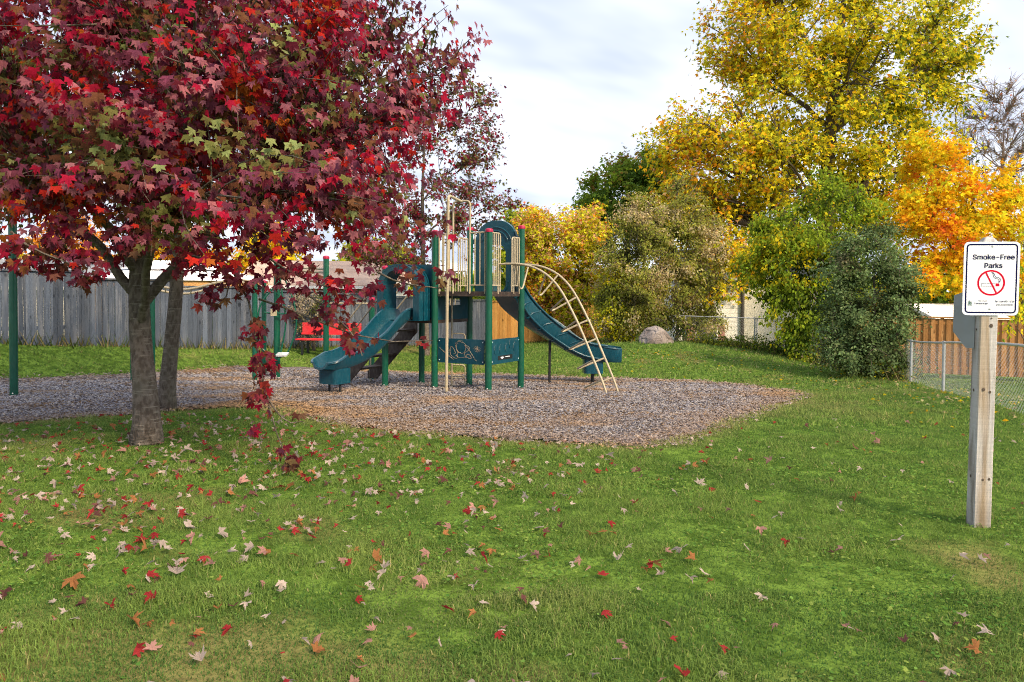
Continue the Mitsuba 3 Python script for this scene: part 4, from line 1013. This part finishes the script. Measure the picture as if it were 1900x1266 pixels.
# ------------------------------------------------------------------ the play structure
ps = thing('play_structure', 'green and teal playground tower with two slides, tan bars and an arch climber', 'playground')
U, Vv = A([-.8660, .5, 0]), A([.5, .8660, 0])          # along the front edge to the left, and into the picture on the right
SD = 1.22
Fp = at(906, 726, 13.9); Fp[2] = 0
Lp, Rp = Fp + U * SD, Fp + Vv * SD
Bp = Lp + Vv * SD
P5, P6 = Lp + U * SD, Bp + U * SD
zup = A([0, 0, 1.0])
DK, DK2 = 1.43, .90
def post(p, top, parent=ps, r=.064, capd=True, cap_h=.032, bsdf='green_metal', lab=None):
    zb = float(Z(p[0], p[1]))
    key = obj('post', tube(A([[p[0], p[1], zb - .15], [p[0], p[1], top]]), r, 20), bsdf, parent, smooth=40, label=lab)
    if capd:
        a = np.linspace(0, np.pi / 2, 5)
        prof = [(r + .008, top - .03), (r + .010, top + .012)] + [((r + .010) * math.cos(t), top + .012 + cap_h * math.sin(t)) for t in a[1:]]
        P = A([[p[0], p[1], z_] for _, z_ in prof]); P[:, 2] += np.arange(len(P)) * 1e-5
        rr = A([max(q[0], .002) for q in prof])
        ang = np.arange(20) * 2 * np.pi / 20
        v = (P[:, None] + rr[:, None, None] * np.stack([np.cos(ang), np.sin(ang), ang * 0], 1)[None]).reshape(-1, 3)
        i, j = np.meshgrid(np.arange(len(P) - 1), np.arange(20), indexing='ij')
        q = np.stack([i * 20 + j, i * 20 + (j + 1) % 20, (i + 1) * 20 + (j + 1) % 20, (i + 1) * 20 + j], -1).reshape(-1, 4)
        obj('cap', (v, np.vstack([q[:, [0, 1, 2]], q[:, [0, 2, 3]]])), 'red_plastic', key, smooth=50)
    # foot bolt
    m = trimesh.creation.icosphere(1, .014); d = C0[:2] - p[:2]; d /= np.linalg.norm(d)
    obj('bolt', (A(m.vertices) + A([p[0] + d[0] * (r + .001) - .02, p[1] + d[1] * (r + .001), zb + .05]), A(m.faces)), 'bolt_metal', key, smooth=True)
    return key
def topz(px, py, p): return at(px, py, p[1])[2]
post(Fp, topz(906, 428, Fp)); post(Lp, topz(806, 431, Lp)); post(Rp, topz(966, 422, Rp)); post(Bp, topz(868, 425, Bp))
post(P5, topz(711, 497, P5)); post(P6, 1.95)
# decks
def deck(c0, a, b, z, name):
    n = 12
    o = A([c0[0], c0[1], 0])
    key = obj(name, fbox(o, a, b, zup, (.03, .03, z - .055), (SD - .03, SD - .03, z)), 'deck_vinyl', ps)
    for e0, e1, axn in (((0.07, -.005), (SD - .07, .028), 0), ((.07, SD - .028), (SD - .07, SD + .005), 0)):
        obj('edge', fbox(o, a, b, zup, (e0[0], e0[1], z - .085), (e1[0], e1[1], z + .004)), 'deck_vinyl', key)
    for e0, e1 in (((-.005, .07), (.028, SD - .07)), ((SD - .028, .07), (SD + .005, SD - .07))):
        obj('edge', fbox(o, a, b, zup, (e0[0], e0[1], z - .085), (e1[0], e1[1], z + .004)), 'deck_vinyl', key)
deck(Fp, U, Vv, DK, 'upper_deck'); deck(Lp, U, Vv, DK2, 'lower_deck')

def barrier(p, d, s0, s1, z0, z1, nb, loop=None, r=.015, bar=.0125):
    """tan bar barrier on the edge from p along d; loop: 'a' or 'b' bends the top rail down at that end"""
    o = A([p[0], p[1], 0])
    def Q(s, z): return o + d * s + zup * z
    pts = []
    if loop == 'a': pts = [Q(s1, z1), Q(s0, z1), Q(s0, z0)]
    elif loop == 'b': pts = [Q(s0, z1), Q(s1, z1), Q(s1, z0)]
    else: pts = [Q(s0, z1), Q(s1, z1)]
    key = obj('barrier', tube(rounded(pts, .07, 6), r, 10), 'tan_metal', ps, smooth=45)
    obj('bottom_rail', tube(A([Q(s0, z0 + .12), Q(s1, z0 + .12)]), bar, 8), 'tan_metal', key, smooth=45)
    lo, hi = s0 + (.075 if loop == 'a' else .0), s1 - (.075 if loop == 'b' else .0)
    for k, s in enumerate(np.linspace(lo, hi, nb)):
        end = (k in (0, nb - 1))
        obj('bar', tube(A([Q(s, z0 - .04 if end else z0 + .12), Q(s, z1)]), bar if not end else r * .9, 8), 'tan_metal', key, smooth=45)
LF = -U
TOP = topz(820, 435, Lp)
barrier(Lp, LF, .10, .42, DK, TOP, 4)
barrier(Lp, LF, .80, SD - .09, DK, TOP, 4)
barrier(Fp, Vv, .10, .40, DK, TOP, 4, 'b')
barrier(Fp, Vv, .42 + .42, SD - .09, DK, TOP - .04, 4, 'a')
barrier(Bp, -Vv, .09, .42, DK, TOP - .02, 4, 'b')
barrier(Bp, -Vv, .74, SD - .10, DK, TOP, 3, 'a')
barrier(Bp, U, .10, SD - .1, DK2, DK2 + .95, 9)
# hoop over the fire pole opening, and the pole
o = Lp + A([0, 0, 0]); o[2] = 0
ht = topz(850, 377, Lp)
hoop = rounded([o + LF * .42 + zup * (DK - .02), o + LF * .42 + zup * ht, o + LF * .80 + zup * ht, o + LF * .80 + zup * (DK - .02)], .09, 7)
obj('hoop', tube(hoop, .0195, 10), 'tan_metal', ps, smooth=45)
pp_ = gnd(828, 731)
pole = rounded([pp_ + A([0, 0, -.1]), A([pp_[0] + .02, pp_[1], ht - .005]), o + LF * .60 + zup * (ht - .005)], .12, 8)
obj('fire_pole', tube(pole, .027, 12), 'tan_metal', ps, smooth=45)

# panels under the deck
def panel(p, d, z0, z1, name, lab, a=.085, b=SD - .085):
    o = A([p[0], p[1], 0]); nn = A([-d[1], d[0], 0]); nn = nn if nn @ (C0 - o) > 0 else -nn
    poly = sbox(a, z0, b, z1).buffer(-.03).buffer(.03)
    key = obj(name, fixed(extrude(poly, .019, o - nn * .010, d, zup, nn)), 'teal_plastic', ps, label=lab)
    for s in (a + .035, b - .035):
        for z_ in (z0 + .05, z1 - .05):
            m = trimesh.creation.icosphere(1, .013); obj('bolt', (A(m.vertices) + o + d * s + zup * z_ + nn * .010, A(m.faces)), 'bolt_metal', key, smooth=True)
            sg = -1 if s < SD / 2 else 1
            obj('clamp', fbox(o, d, nn, zup, (s + sg * .02 - .03, -.03, z_ - .022), (s + sg * .02 + .03, -.0105, z_ + .022)), 'black_metal', key)
    return key, o, nn
pz0, pz1 = topz(850, 672, Lp), topz(850, 627, Lp)
k1, o1, n1 = panel(Lp, LF, pz0, pz1, 'play_panel', 'teal play panel engraved with a tractor line drawing')
k2, o2, n2 = panel(Fp, Vv, pz0, pz1, 'play_panel', 'teal play panel with a row of crescent shapes and a small label')
PH = pz1 - pz0
def stroke(key, o, d, nn, pts, a, b, r=.0035, bsdf='engrave_tan', name='engraving'):
    P = A([o + d * (a + (b - a) * x) + zup * (pz0 + PH * y) + nn * .0105 for x, y in pts])
    obj(name, tube(P, r, 5), bsdf, key, smooth=True)
for pts in ([(.38, .30), (.40, .62), (.44, .88), (.55, .86), (.60, .55), (.62, .28)], [(.44, .80), (.46, .45), (.50, .42), (.56, .43), (.58, .75)], [(.40, .35), (.50, .25), (.62, .27), (.70, .22), (.72, .35)],
            [(.28, .35), (.26, .55), (.29, .68), (.33, .62), (.34, .40)], [(.28, .36), (.34, .24), (.40, .20), (.42, .32)], [(.42, .88), (.46, .92), (.54, .91)], [(.62, .30), (.66, .40), (.72, .34)], [(.60, .72), (.66, .62), (.78, .30), (.84, .14)],
            [(.02, .62), (.14, .42), (.26, .26), (.34, .14)]):
    c_ = curve([(x, y, 0) for x, y in pts], 14)[:, :2]
    stroke(k1, o1, LF, n1, c_, .1, SD - .1)
for t in np.arange(9) * .7:
    stroke(k1, o1, LF, n1, [(.86, .62), (.86 + .065 * math.cos(t), .62 + .13 * math.sin(t)), (.86 + .08 * math.cos(t + .3), .62 + .10 * math.sin(t + .3))], .1, SD - .1, .003)
for j, (cx_, cy_) in enumerate(((.12, .58), (.30, .58), (.52, .60), (.66, .76), (.82, .62))):
    rr_ = [(cx_ + .07 * math.cos(t) + .03, cy_ + .19 * math.sin(t)) for t in np.linspace(1.9, 4.4, 9)]
    stroke(k2, o2, Vv, n2, rr_, .1, SD - .1, .008, 'teal_plastic', 'crescent')
    stroke(k2, o2, Vv, n2, [(x + .012, y + .01) for x, y in rr_[:6]], .1, SD - .1, .004, 'engrave_tan', 'crescent_edge')
lk = obj('label_plate', fbox(o2, Vv, n2, zup, (.32, .0092, pz0 + .07), (.86, .014, pz0 + .15)), 'black_metal', k2)
for a_, b_, c_, d_ in ((.42, .52, .105, .125), (.58, .76, .112, .126), (.44, .50, .085, .098)):
    obj('lettering', fbox(o2, Vv, n2, zup, (a_, .0142, pz0 + c_), (b_, .0155, pz0 + d_)), 'sign_white', lk)
# riser panel between the decks with a slot, and the dark panel on the far side
o = A([Lp[0], Lp[1], 0])
poly = sbox(.08, DK2 - .02, SD - .08, DK - .09).difference(sbox(.45, 1.18, .85, 1.27).buffer(.02))
nv = np.cross(Vv, zup)
obj('riser_panel', fixed(extrude(poly, .02, o - nv * .01, Vv, zup, nv)), 'teal_plastic', ps, label='teal panel with a slot opening between the two decks')

# arched slide hoods
def hood(p, d, out, w, z0, htot, depth, ow, oh, name, lab, flange=True):
    o = A([p[0], p[1], 0]) + d * (SD / 2)
    def arch(w_, h_, r_): return sbox(-w_ / 2, 0, w_ / 2, h_ - r_).union(Point(0, h_ - r_).buffer(w_ / 2, quad_segs=12).intersection(sbox(-w_, h_ - r_ - .001, w_, h_ + w_))) if r_ is None else sbox(-w_ / 2 + r_, -.5, w_ / 2 - r_, h_ - r_).buffer(r_, quad_segs=10).intersection(sbox(-w_, 0, w_, 9))
    outer, inner = arch(w, htot, w * .46), arch(ow, oh, ow * .42)
    key = obj(name, fixed(extrude(outer.difference(arch(ow, oh, ow * .42)), depth, o + zup * z0, d, zup, out)), 'teal_plastic', ps, smooth=35, label=lab)
    nr = 3
    for k in range(nr):
        a = .02 + (depth - .05) * (k / (nr - 1))
        obj('rib', fixed(extrude(outer.buffer(.022).difference(outer.buffer(-.01)).intersection(sbox(-3, 0.0, 3, 5)), .035, o + zup * z0 + out * a, d, zup, out)), 'teal_plastic', key, smooth=35)
    if flange:
        obj('flange', fixed(extrude(sbox(-SD / 2 + .07, 0, SD / 2 - .07, htot + .02).difference(inner), .03, o + zup * z0 - out * .031, d, zup, out)), 'teal_plastic', key)
    return key
hood(Lp, U, -Vv, .98, DK2 - .03, 1.06, .36, .72, .97, 'slide_hood', 'square teal tunnel hood at the top of the short slide')
kh = hood(Bp, -U, Vv, .94, DK - .02, 1.44, .10, .50, .98, 'slide_hood', 'tall round-topped teal hood at the top of the long slide', False)
oo = A([Bp[0], Bp[1], 0]) - U * (SD / 2)
for rr_ in (.30, .38):
    P = A([oo - U * (rr_ * math.cos(t)) + zup * (DK + .98 + rr_ * .9 * math.sin(t) - .02) - Vv * .004 for t in np.linspace(.25, 2.9, 16)])
    obj('ridge', tube(P, .016, 6), 'teal_plastic', kh, smooth=True)
for sg in (-1, 1): obj('bracket', fbox(oo, U, Vv, zup, (sg * .5 - .1, .0, DK + .98), (sg * .5 + .1, .06, DK + 1.06)), 'teal_plastic', kh)

def slide(path, zs, w, wall, name, lab, endw=.35, n=44):
    P = curve(A([[x, y, z] for (x, y), z in zip(path, zs)]), n)
    t = np.gradient(P, axis=0); lat = np.stack([-t[:, 1], t[:, 0], t[:, 0] * 0], 1)
    prof = []
    s = np.linspace(0, 1, n)
    for k in range(n):
        h = np.interp(s[k], [0, .12, .5, .85, 1], [wall * .55, wall, wall * (1 + .10 * math.sin(s[k] * 14)), wall * .95, wall * endw])
        e = w * (1 + np.interp(s[k], [0, .86, 1], [0, 0, .12]))
        hw = e / 2
        if s[k] > .93: hw *= math.sqrt(max(.15, 1 - ((s[k] - .93) / .07) ** 2 * .65))
        prof.append([(-hw - .035, h - .015), (-hw - .028, h + .012), (-hw + .012, h + .012), (-hw + .03, .11), (-hw + .09, .025), (0, 0), (hw - .09, .025), (hw - .03, .11), (hw - .012, h + .012), (hw + .028, h + .012),
                     (hw + .035, h - .015), (hw + .012, h - .02), (hw - .0, .08), (hw - .07, -.012), (0, -.035), (-hw + .07, -.012), (-hw, .08), (-hw - .012, h - .02)])
    prof = A(prof)
    v, f = sweep(P, lat, prof, cap=False)
    m = prof.shape[1]
    # close both ends between the inner and outer skin
    ring = [(0, 17), (1, 17), (2, 16), (3, 16), (4, 15), (5, 14), (6, 13), (7, 12), (8, 12), (9, 11), (10, 11)]
    ends = []
    for base in (0, (n - 1) * m):
        for (a, b), (c, d) in zip(ring, ring[1:]):
            ends += [[base + a, base + b, base + c], [base + b, base + d, base + c]]
    key = obj(name, fixed((v, np.vstack([f, A(ends)]))), 'teal_plastic', ps, smooth=40, label=lab)
    return key, P, lat / np.linalg.norm(lat, axis=1, keepdims=True), t / np.linalg.norm(t, axis=1, keepdims=True), prof
mLP = Lp + U * (SD / 2); mLP[2] = 0
u2 = -Vv
tt = [0, .22, .55, .95, 1.35, 1.75, 2.10, 2.45]
k_, P, lat, tg, pr = slide([(mLP + u2 * a)[:2] for a in tt], [DK2 + .01, .89, .74, .47, .26, .15, .11, .13], .54, .25, 'short_slide', 'short wavy teal slide descending to the left')
def skirt(key, P, tg, lat, i0, w, ztop, zbot, l):
    c = P[i0]; d = A([tg[i0][0], tg[i0][1], 0]); d /= np.linalg.norm(d)
    poly = sbox(-l / 2, -w / 2, l / 2, w / 2).buffer(-.08).buffer(.08)
    obj('skirt', fixed(extrude(poly, ztop - zbot, A([c[0], c[1], zbot]), d, lat[i0], zup)), 'teal_plastic', key, smooth=35)
    for s in (-1, 1):
        q = c + lat[i0] * s * w * .30; zb = float(Z(q[0], q[1]))
        obj('leg', tube(A([[q[0], q[1], zb - .05], [q[0], q[1], zbot + .02]]), .022, 8), 'black_metal', key, smooth=40)
    q = c; obj('foot_plate', fbox(A([c[0], c[1], 0]), d, lat[i0], zup, (-.04, -w * .4, zbot - .02), (.04, w * .4, zbot + .004)), 'black_metal', key)
skirt(k_, P, tg, lat, 37, .42, P[37][2] - .01, P[37][2] - .27, .42)
# long slide to the right
mBR = Bp - U * (SD / 2); mBR[2] = 0
lp = [mBR[:2], mBR[:2] + Vv[:2] * .30, (-.02, 15.98), (.26, 16.28), (.62, 16.48), (1.05, 16.60), (1.50, 16.66), (1.95, 16.68), (2.42, 16.66)]
k_, P, lat, tg, pr = slide(lp, [DK + .01, 1.38, 1.10, .80, .52, .25, .02, -.07, -.09], .58, .36, 'long_slide', 'long curved teal slide descending to the right', .80)
for fr in np.linspace(.13, .78, 7):
    i = int(fr * 43); s_ = -lat[i] if (lat[i] @ (C0 - P[i])) < 0 else lat[i]
    def W_(j, a, b):
        j = min(j, 43); up_ = np.cross(lat[j], tg[j]); up_ = up_ * np.sign(up_[2]); return P[j] + s_ * a + up_ * b
    obj('rib', tube(curve([W_(i, .20, -.020), W_(i, .265, .02), W_(i, .295, .10), W_(i + 1, .303, .22), W_(i + 2, .318, .335)], 10), np.linspace(.026, .012, 10), 8), 'teal_plastic', k_, smooth=True)
for hh, rr in ((.345, .022), (.05, .026)):
    pts = [P[j] + (-lat[j] if (lat[j] @ (C0 - P[j])) < 0 else lat[j]) * (.325 if hh > .2 else .285) + (lambda u_: u_ * np.sign(u_[2]))(np.cross(lat[j], tg[j])) * hh for j in range(3, 40)]
    obj('edge_bead', tube(A(pts), rr, 8), 'teal_plastic', k_, smooth=True)
skirt(k_, P, tg, lat, 36, .44, P[36][2] + .02, P[36][2] - .30, .42)
i = 24; q = P[i]; zb = float(Z(q[0], q[1]))
obj('support', tube(A([[q[0], q[1], zb - .05], [q[0], q[1], q[2] - .03]]), .03, 10), 'black_metal', k_, smooth=40)

# arch climber
oc = Fp + Vv * (SD / 2); oc[2] = 0
outd = A([.8660, -.5, 0])
prof_d = [(-.02, 1.95), (.25, 1.955), (.5, 1.94), (.8, 1.86), (1.05, 1.72), (1.3, 1.46), (1.5, 1.14), (1.7, .77), (1.9, .35), (2.1, -.08), (2.27, -.55)]
k_ = None
cd = curve([(d_, z_, 0) for d_, z_ in prof_d], 40)[:, :2]
rails = []
for s in (-.25, .25):
    R_ = A([oc + Vv * s + outd * d_ + zup * z_ for d_, z_ in cd]); rails.append(R_)
arch_key = thing_key = obj('arch_climber', tube(rails[0], .021, 12), 'tan_metal', ps, smooth=45)
obj('rail', tube(rails[1], .021, 12), 'tan_metal', arch_key, smooth=45)
tc = np.gradient(cd, axis=0); tc /= np.linalg.norm(tc, axis=1, keepdims=True)
for fr in (.105, .30, .44, .57, .685, .79, .895):
    i = int(fr * 39); nin = A([tc[i][1], -tc[i][0]]) ; nin = nin if nin[1] < 0 or nin[0] < 0 else -nin
    nin = A([-abs(tc[i][1]), -abs(tc[i][0])])
    L_ = .46
    dtip, ztip = cd[i] + nin * L_
    tip = oc + outd * dtip + zup * ztip
    obj('rung', tube(rounded([rails[0][i], tip - Vv * .06, tip + Vv * .06, rails[1][i]], .07, 6), .0165, 8), 'tan_metal', arch_key, smooth=45)

# loop ladder under the upper deck (behind the panel) and stair with handrails at the lower deck
q = gnd(838, 722); q = at(838, 716, 14.9); zb = float(Z(q[0], q[1]))
lad = obj('loop_ladder', tube(A([[q[0], q[1], zb - .05], [q[0], q[1], DK - .09]]), .019, 10), 'tan_metal', ps, smooth=45)
for z_, sgn in ((.60, 1), (-.02, 1), (-.24, 1)):
    obj('loop', tube(rounded([[q[0], q[1], z_], [q[0] + .26, q[1] + .05, z_], [q[0] + .26, q[1] + .05, z_ - .26], [q[0], q[1], z_ - .26]], .08, 6), .013, 8), 'tan_metal', lad, smooth=45)
sd = U; so_ = P5 + Vv * (SD / 2); so_[2] = 0
stair = obj('stair', cat([fbox(so_, sd, Vv, zup, (.05 + .25 * k, -.42, DK2 - .27 * (k + 1) - .04), (.33 + .25 * k, .42, DK2 - .27 * (k + 1))) for k in range(4)]), 'deck_vinyl', ps, label='dark stair up to the lower deck, behind the short slide')
for s in (-.44, .44):
    sl = Polygon([(0, DK2 - .02), (.14, DK2 - .02), (1.35, DK2 - 1.25), (1.35, DK2 - 1.40), (1.1, DK2 - 1.40), (0, DK2 - .34)])
    obj('stringer', fixed(extrude(sl, .03, so_ + Vv * (s - .015), sd, zup, Vv)), 'deck_vinyl', stair)
    for a, b in ((.92, .98), (.56, .62)):
        obj('handrail', tube(rounded([so_ + Vv * s + zup * (DK2 + a), so_ + Vv * s + sd * .14 + zup * (DK2 + a), so_ + Vv * s + sd * 1.30 + zup * (DK2 + a - 1.18)], .08), .016, 8), 'tan_metal', stair, smooth=45)
    qz = so_ + Vv * s + sd * 1.28; zb = float(Z(qz[0], qz[1]))
    obj('handrail_post', tube(A([[qz[0], qz[1], zb - .05], [qz[0], qz[1], DK2 - .24]]), .016, 8), 'tan_metal', stair, smooth=45)
    obj('handrail_post', tube(A([so_ + Vv * s + zup * (DK2 - .03), so_ + Vv * s + zup * (DK2 + .98)]), .016, 8), 'tan_metal', stair, smooth=45)

# ------------------------------------------------------------------ chin-up bar, overhead ladder, spinner, swing post
cb_ = thing('chin_up_bar', 'tan chin-up bar between two green posts behind the short slide', 'playground')
pa, pb = at(605, 560, 17.2), at(690, 560, 17.2)
post(pa, at(605, 478, 17.2)[2], cb_); post(pb, at(690, 555, 17.2)[2], cb_)
zz = at(650, 563, 17.2)[2]
obj('bar', tube(A([[pa[0], pa[1] - .07, zz], [pb[0], pb[1] - .07, zz]]), .018, 10), 'tan_metal', cb_, smooth=45)
obj('clamp', bx((pa[0] + .07, pa[1] - .05, zz), (.06, .09, .34)), 'green_metal', cb_)
ol = thing('overhead_ladder', 'wavy tan overhead ladder on green posts behind the red maple trunks', 'playground')
for px, py, D, top, cap_ in ((473, 707, 16.9, 520, True), (490, 690, 18.6, 523, True), (283, 705, 16.6, 548, False)):
    p = at(px, py, D); post(p, at(px, top, D)[2], ol, r=.058, capd=cap_)
for dy, D in ((0, 16.8), (8, 17.6)):
    Pt = curve([at(284, 528 + dy, D), at(310, 534 + dy, D), at(345, 537 + dy, D), at(385, 529 + dy, D), at(430, 520 + dy * .7, D), at(470, 524 + dy * .4, D)], 26)
    obj('rail', tube(Pt, .028, 10), 'tan_metal', ol, smooth=45)
Pt0 = curve([at(284, 528, 16.8), at(310, 534, 16.8), at(345, 537, 16.8), at(385, 529, 16.8), at(430, 520, 16.8), at(470, 524, 16.8)], 9)
Pt1 = curve([at(284, 536, 17.6), at(310, 542, 17.6), at(345, 545, 17.6), at(385, 537, 17.6), at(430, 525, 17.6), at(470, 527, 17.6)], 9)
for a, b in zip(Pt0[1:-1], Pt1[1:-1]): obj('rung', tube(A([a, b]), .014, 8), 'tan_metal', ol, smooth=45)
for y0_, y1_ in ((497, 500), (503, 506)):
    obj('rail', tube(A([at(520, y0_ + 3, 18.0), at(560, y0_, 17.7), at(603, y1_, 17.3)]), .026, 10), 'tan_metal', ol, smooth=45)
spn = thing('stand_up_spinner', 'green post with curved green hoops and a pale seat plate, left of the red bench', 'playground')
D = 17.9; p = at(514, 696, D); post(p, at(518, 484, D)[2], spn, r=.075)
for pts in ([(518, 520), (498, 545), (484, 565), (478, 600), (482, 640), (505, 657)], [(522, 505), (538, 540), (548, 575), (549, 610), (540, 640), (528, 660), (512, 662)], [(520, 512), (526, 560), (530, 600), (526, 630), (521, 655)]):
    obj('hoop', tube(curve([at(x, y, D - .25 + .002 * (x - 518)) for x, y in pts], 24), .020, 8), 'green_metal', spn, smooth=45)
obj('cross_bar', tube(curve([at(490, 580, D - .2), at(515, 582, D - .2), at(548, 582, D - .2)], 8), .02, 8), 'green_metal', spn, smooth=45)
obj('bracket', bx(at(508, 580, D - .3), (.12, .1, .16)), 'tan_metal', spn)
obj('seat_plate', fixed(extrude(sbox(-.1, -.09, .1, .09).buffer(.03), .035, at(524, 659, D - .4), A([1.0, 0, 0]), A([0, 1.0, .2]), zup)), 'pale_metal', spn, smooth=40)
sw = thing('swing_frame_post', 'tall green steel post standing in the mulch at the far left', 'post')
p = gnd(26, 735); post(p, at(25, 330, p[1])[2], sw, r=.062, capd=False)
obj('brace', tube(A([at(25, 360, p[1]), at(-60, 330, p[1] + .3)]), .04, 10), 'green_metal', sw, smooth=45)
sw = thing('swing_frame_post', 'green steel post at the mulch edge half hidden behind the thick maple trunk', 'post')
p = at(247, 711, 16.3); post(p, at(249, 430, 16.3)[2], sw, r=.055, capd=False)
# ------------------------------------------------------------------ red bench
rb = thing('park_bench', 'red metal park bench in front of the flowering shrub and grey fence', 'bench')
D = 22.3
b0_, b1_ = at(548, 630, D), at(660, 629, D - .3)
bx_ = (b1_ - b0_); bx_[2] = 0; bl_ = np.linalg.norm(bx_); bx_ /= bl_; by_ = A([-bx_[1], bx_[0], 0])
zb = float(Z(*(b0_[:2] + b1_[:2]) / 2)) if False else float(Z((b0_[0] + b1_[0]) / 2, (b0_[1] + b1_[1]) / 2))
zs_ = at(600, 629, D)[2]; zt_ = at(600, 600, D)[2]
obj('seat', cat([fbox(b0_ * A([1, 1, 0]), bx_, by_, zup, (0, .0 + .1 * k, zs_ - .04), (bl_, .085 + .1 * k, zs_)) for k in range(4)]), 'red_paint', rb)
obj('backrest', cat([fbox(b0_ * A([1, 1, 0]), bx_, by_, zup, (0.03, .42, zs_ + a), (bl_, .455, zs_ + b)) for a, b in ((zt_ - zs_ - .07, zt_ - zs_), (.14, zt_ - zs_ - .08))]), 'red_paint', rb)
obj('backrest_rail', fbox(b0_ * A([1, 1, 0]), bx_, by_, zup, (0.0, .40, zs_ + .11), (bl_ + .02, .46, zs_ + .16)), 'red_paint', rb)
for s in (.18, bl_ - .18):
    obj('leg', cat([fbox(b0_ * A([1, 1, 0]), bx_, by_, zup, (s - .03, .05, zb - .05), (s + .03, .11, zs_ - .041)), fbox(b0_ * A([1, 1, 0]), bx_, by_, zup, (s - .03, .461, zb - .05), (s + .03, .52, zt_ - .03))]), 'black_metal', rb)

# ------------------------------------------------------------------ fallen leaves
def fallen():
    rng = np.random.default_rng(19)
    pts = []
    while len(pts) < 1900:
        y = math.sqrt(rng.uniform(1.9 ** 2, 9.6 ** 2)); x = rng.uniform(-.80, .80) * y
        d = math.hypot(x + 3.3, (y - 6.0))
        dens = .95 * math.exp(-(d / 3.0) ** 2) + .30 * math.exp(-((x + 1.4) / 2.4) ** 2) + .05 + (.08 if y < 3.4 else 0)
        if rng.random() < dens and not in_mulch(x, y, .05): pts.append((x, y))
    pts = A(pts); n = len(pts)
    pos = np.stack([pts[:, 0], pts[:, 1], Z(pts[:, 0], pts[:, 1]) + .022 + rng.uniform(0, .02, n)], 1)
    ya = rng.uniform(0, 6.28, n)
    tip = np.stack([np.cos(ya), np.sin(ya), rng.normal(0, .25, n)], 1)
    nr = A([0, 0, 1]) + rng.normal(0, .42, (n, 3))
    kinds = rng.choice(5, n, p=[.40, .18, .13, .18, .11])
    pal = A([[.50, .41, .37], [.36, .040, .045], [.38, .17, .07], [.44, .24, .21], [.17, .075, .07]])
    col = pal[kinds] * rng.uniform(.75, 1.2, (n, 1))
    size = .045 * rng.uniform(.5, 1.3, n) * np.where(rng.random(n) < .12, 1.5, 1)
    V, f, Cc = leaves(pos - tip * size[:, None] * .5, tip, nr, size, col, MAPLE, rng, .35, .62)
    names = ['pale', 'red', 'orange', 'pink', 'brown']
    _labs = ['pale tan dried maple leaf lying on the lawn', 'bright red maple leaf lying on the lawn', 'orange maple leaf lying on the lawn', 'faded pink maple leaf lying on the lawn', 'dark brown curled maple leaf lying on the lawn']
    pp, w = project(pos)
    vis = (pp[:, 0] > 0) & (pp[:, 0] < 1900) & (pp[:, 1] < 1266)
    order = np.argsort(-(size / w) * vis)[:300]
    cols_ = ['far left', 'left', 'centre left', 'centre', 'centre right', 'right']; rows_ = ['near the mulch', 'on the middle lawn', 'on the lower lawn', 'at the bottom edge']
    zone = {}
    for k in order:
        ci = min(5, int(pp[k, 0] / 317)); ri = 0 if pp[k, 1] < 900 else 1 if pp[k, 1] < 1020 else 2 if pp[k, 1] < 1150 else 3
        zone.setdefault((kinds[k], ri, ci), []).append(k)
    words = ['first', 'second', 'third', 'fourth', 'fifth', 'sixth', 'seventh', 'eighth', 'ninth', 'tenth', 'eleventh', 'twelfth', 'thirteenth', 'fourteenth', 'fifteenth', 'sixteenth', 'seventeenth', 'eighteenth', 'nineteenth', 'twentieth', 'twenty-first', 'twenty-second', 'twenty-third']
    adj = ['pale tan', 'bright red', 'orange', 'faded pink', 'dark brown']
    for (kd, ri, ci), ks in zone.items():
        ks.sort(key=lambda k: pp[k, 0])
        for q, k in enumerate(ks):
            which = 'the only one there' if len(ks) == 1 else f'{words[min(q, 22)]} from left there'
            obj('fallen_leaf', (V[k], f), 'leaf_bsdf', color=Cc[k], label=f'{adj[kd]} fallen leaf {rows_[ri]}, {cols_[ci]}, {which}', cat='leaf', group=names[kd] + ' fallen maple leaves on the lawn')
    rest = np.setdiff1d(np.arange(n), order)
    m, c = flat_leaves(V[rest], f, Cc[rest])
    obj('leaf_litter', m, 'leaf_bsdf', color=c, kind='stuff', label='smaller fallen leaves scattered over the lawn')
    # small yellow leaves below the right-hand trees
    n = 900
    px = rng.uniform(1150, 1900, n); py = np.interp(px, [1150, 1400, 1600, 1900], [650, 650, 690, 740]) + np.abs(rng.normal(0, 26, n))
    q = A([gnd(a, b) for a, b in zip(px, py)]); q[:, 2] += .03
    V, f, Cc = leaves(q, rng.normal(size=(n, 3)) * A([1, 1, .2]), A([0, 0, 1]) + rng.normal(0, .3, (n, 3)), .07 * rng.uniform(.5, 1.2, n), palette([BEIGE * .9, YEL * .6, GOLD * .6, TANL], [1.2, .4, .4, 1.2])(q, rng), BIT, rng)
    m, c = flat_leaves(V, f, Cc)
    obj('leaf_litter', m, 'leaf_bsdf', color=c, kind='stuff', label='small yellow and tan leaves scattered below the right-hand trees')
fallen()
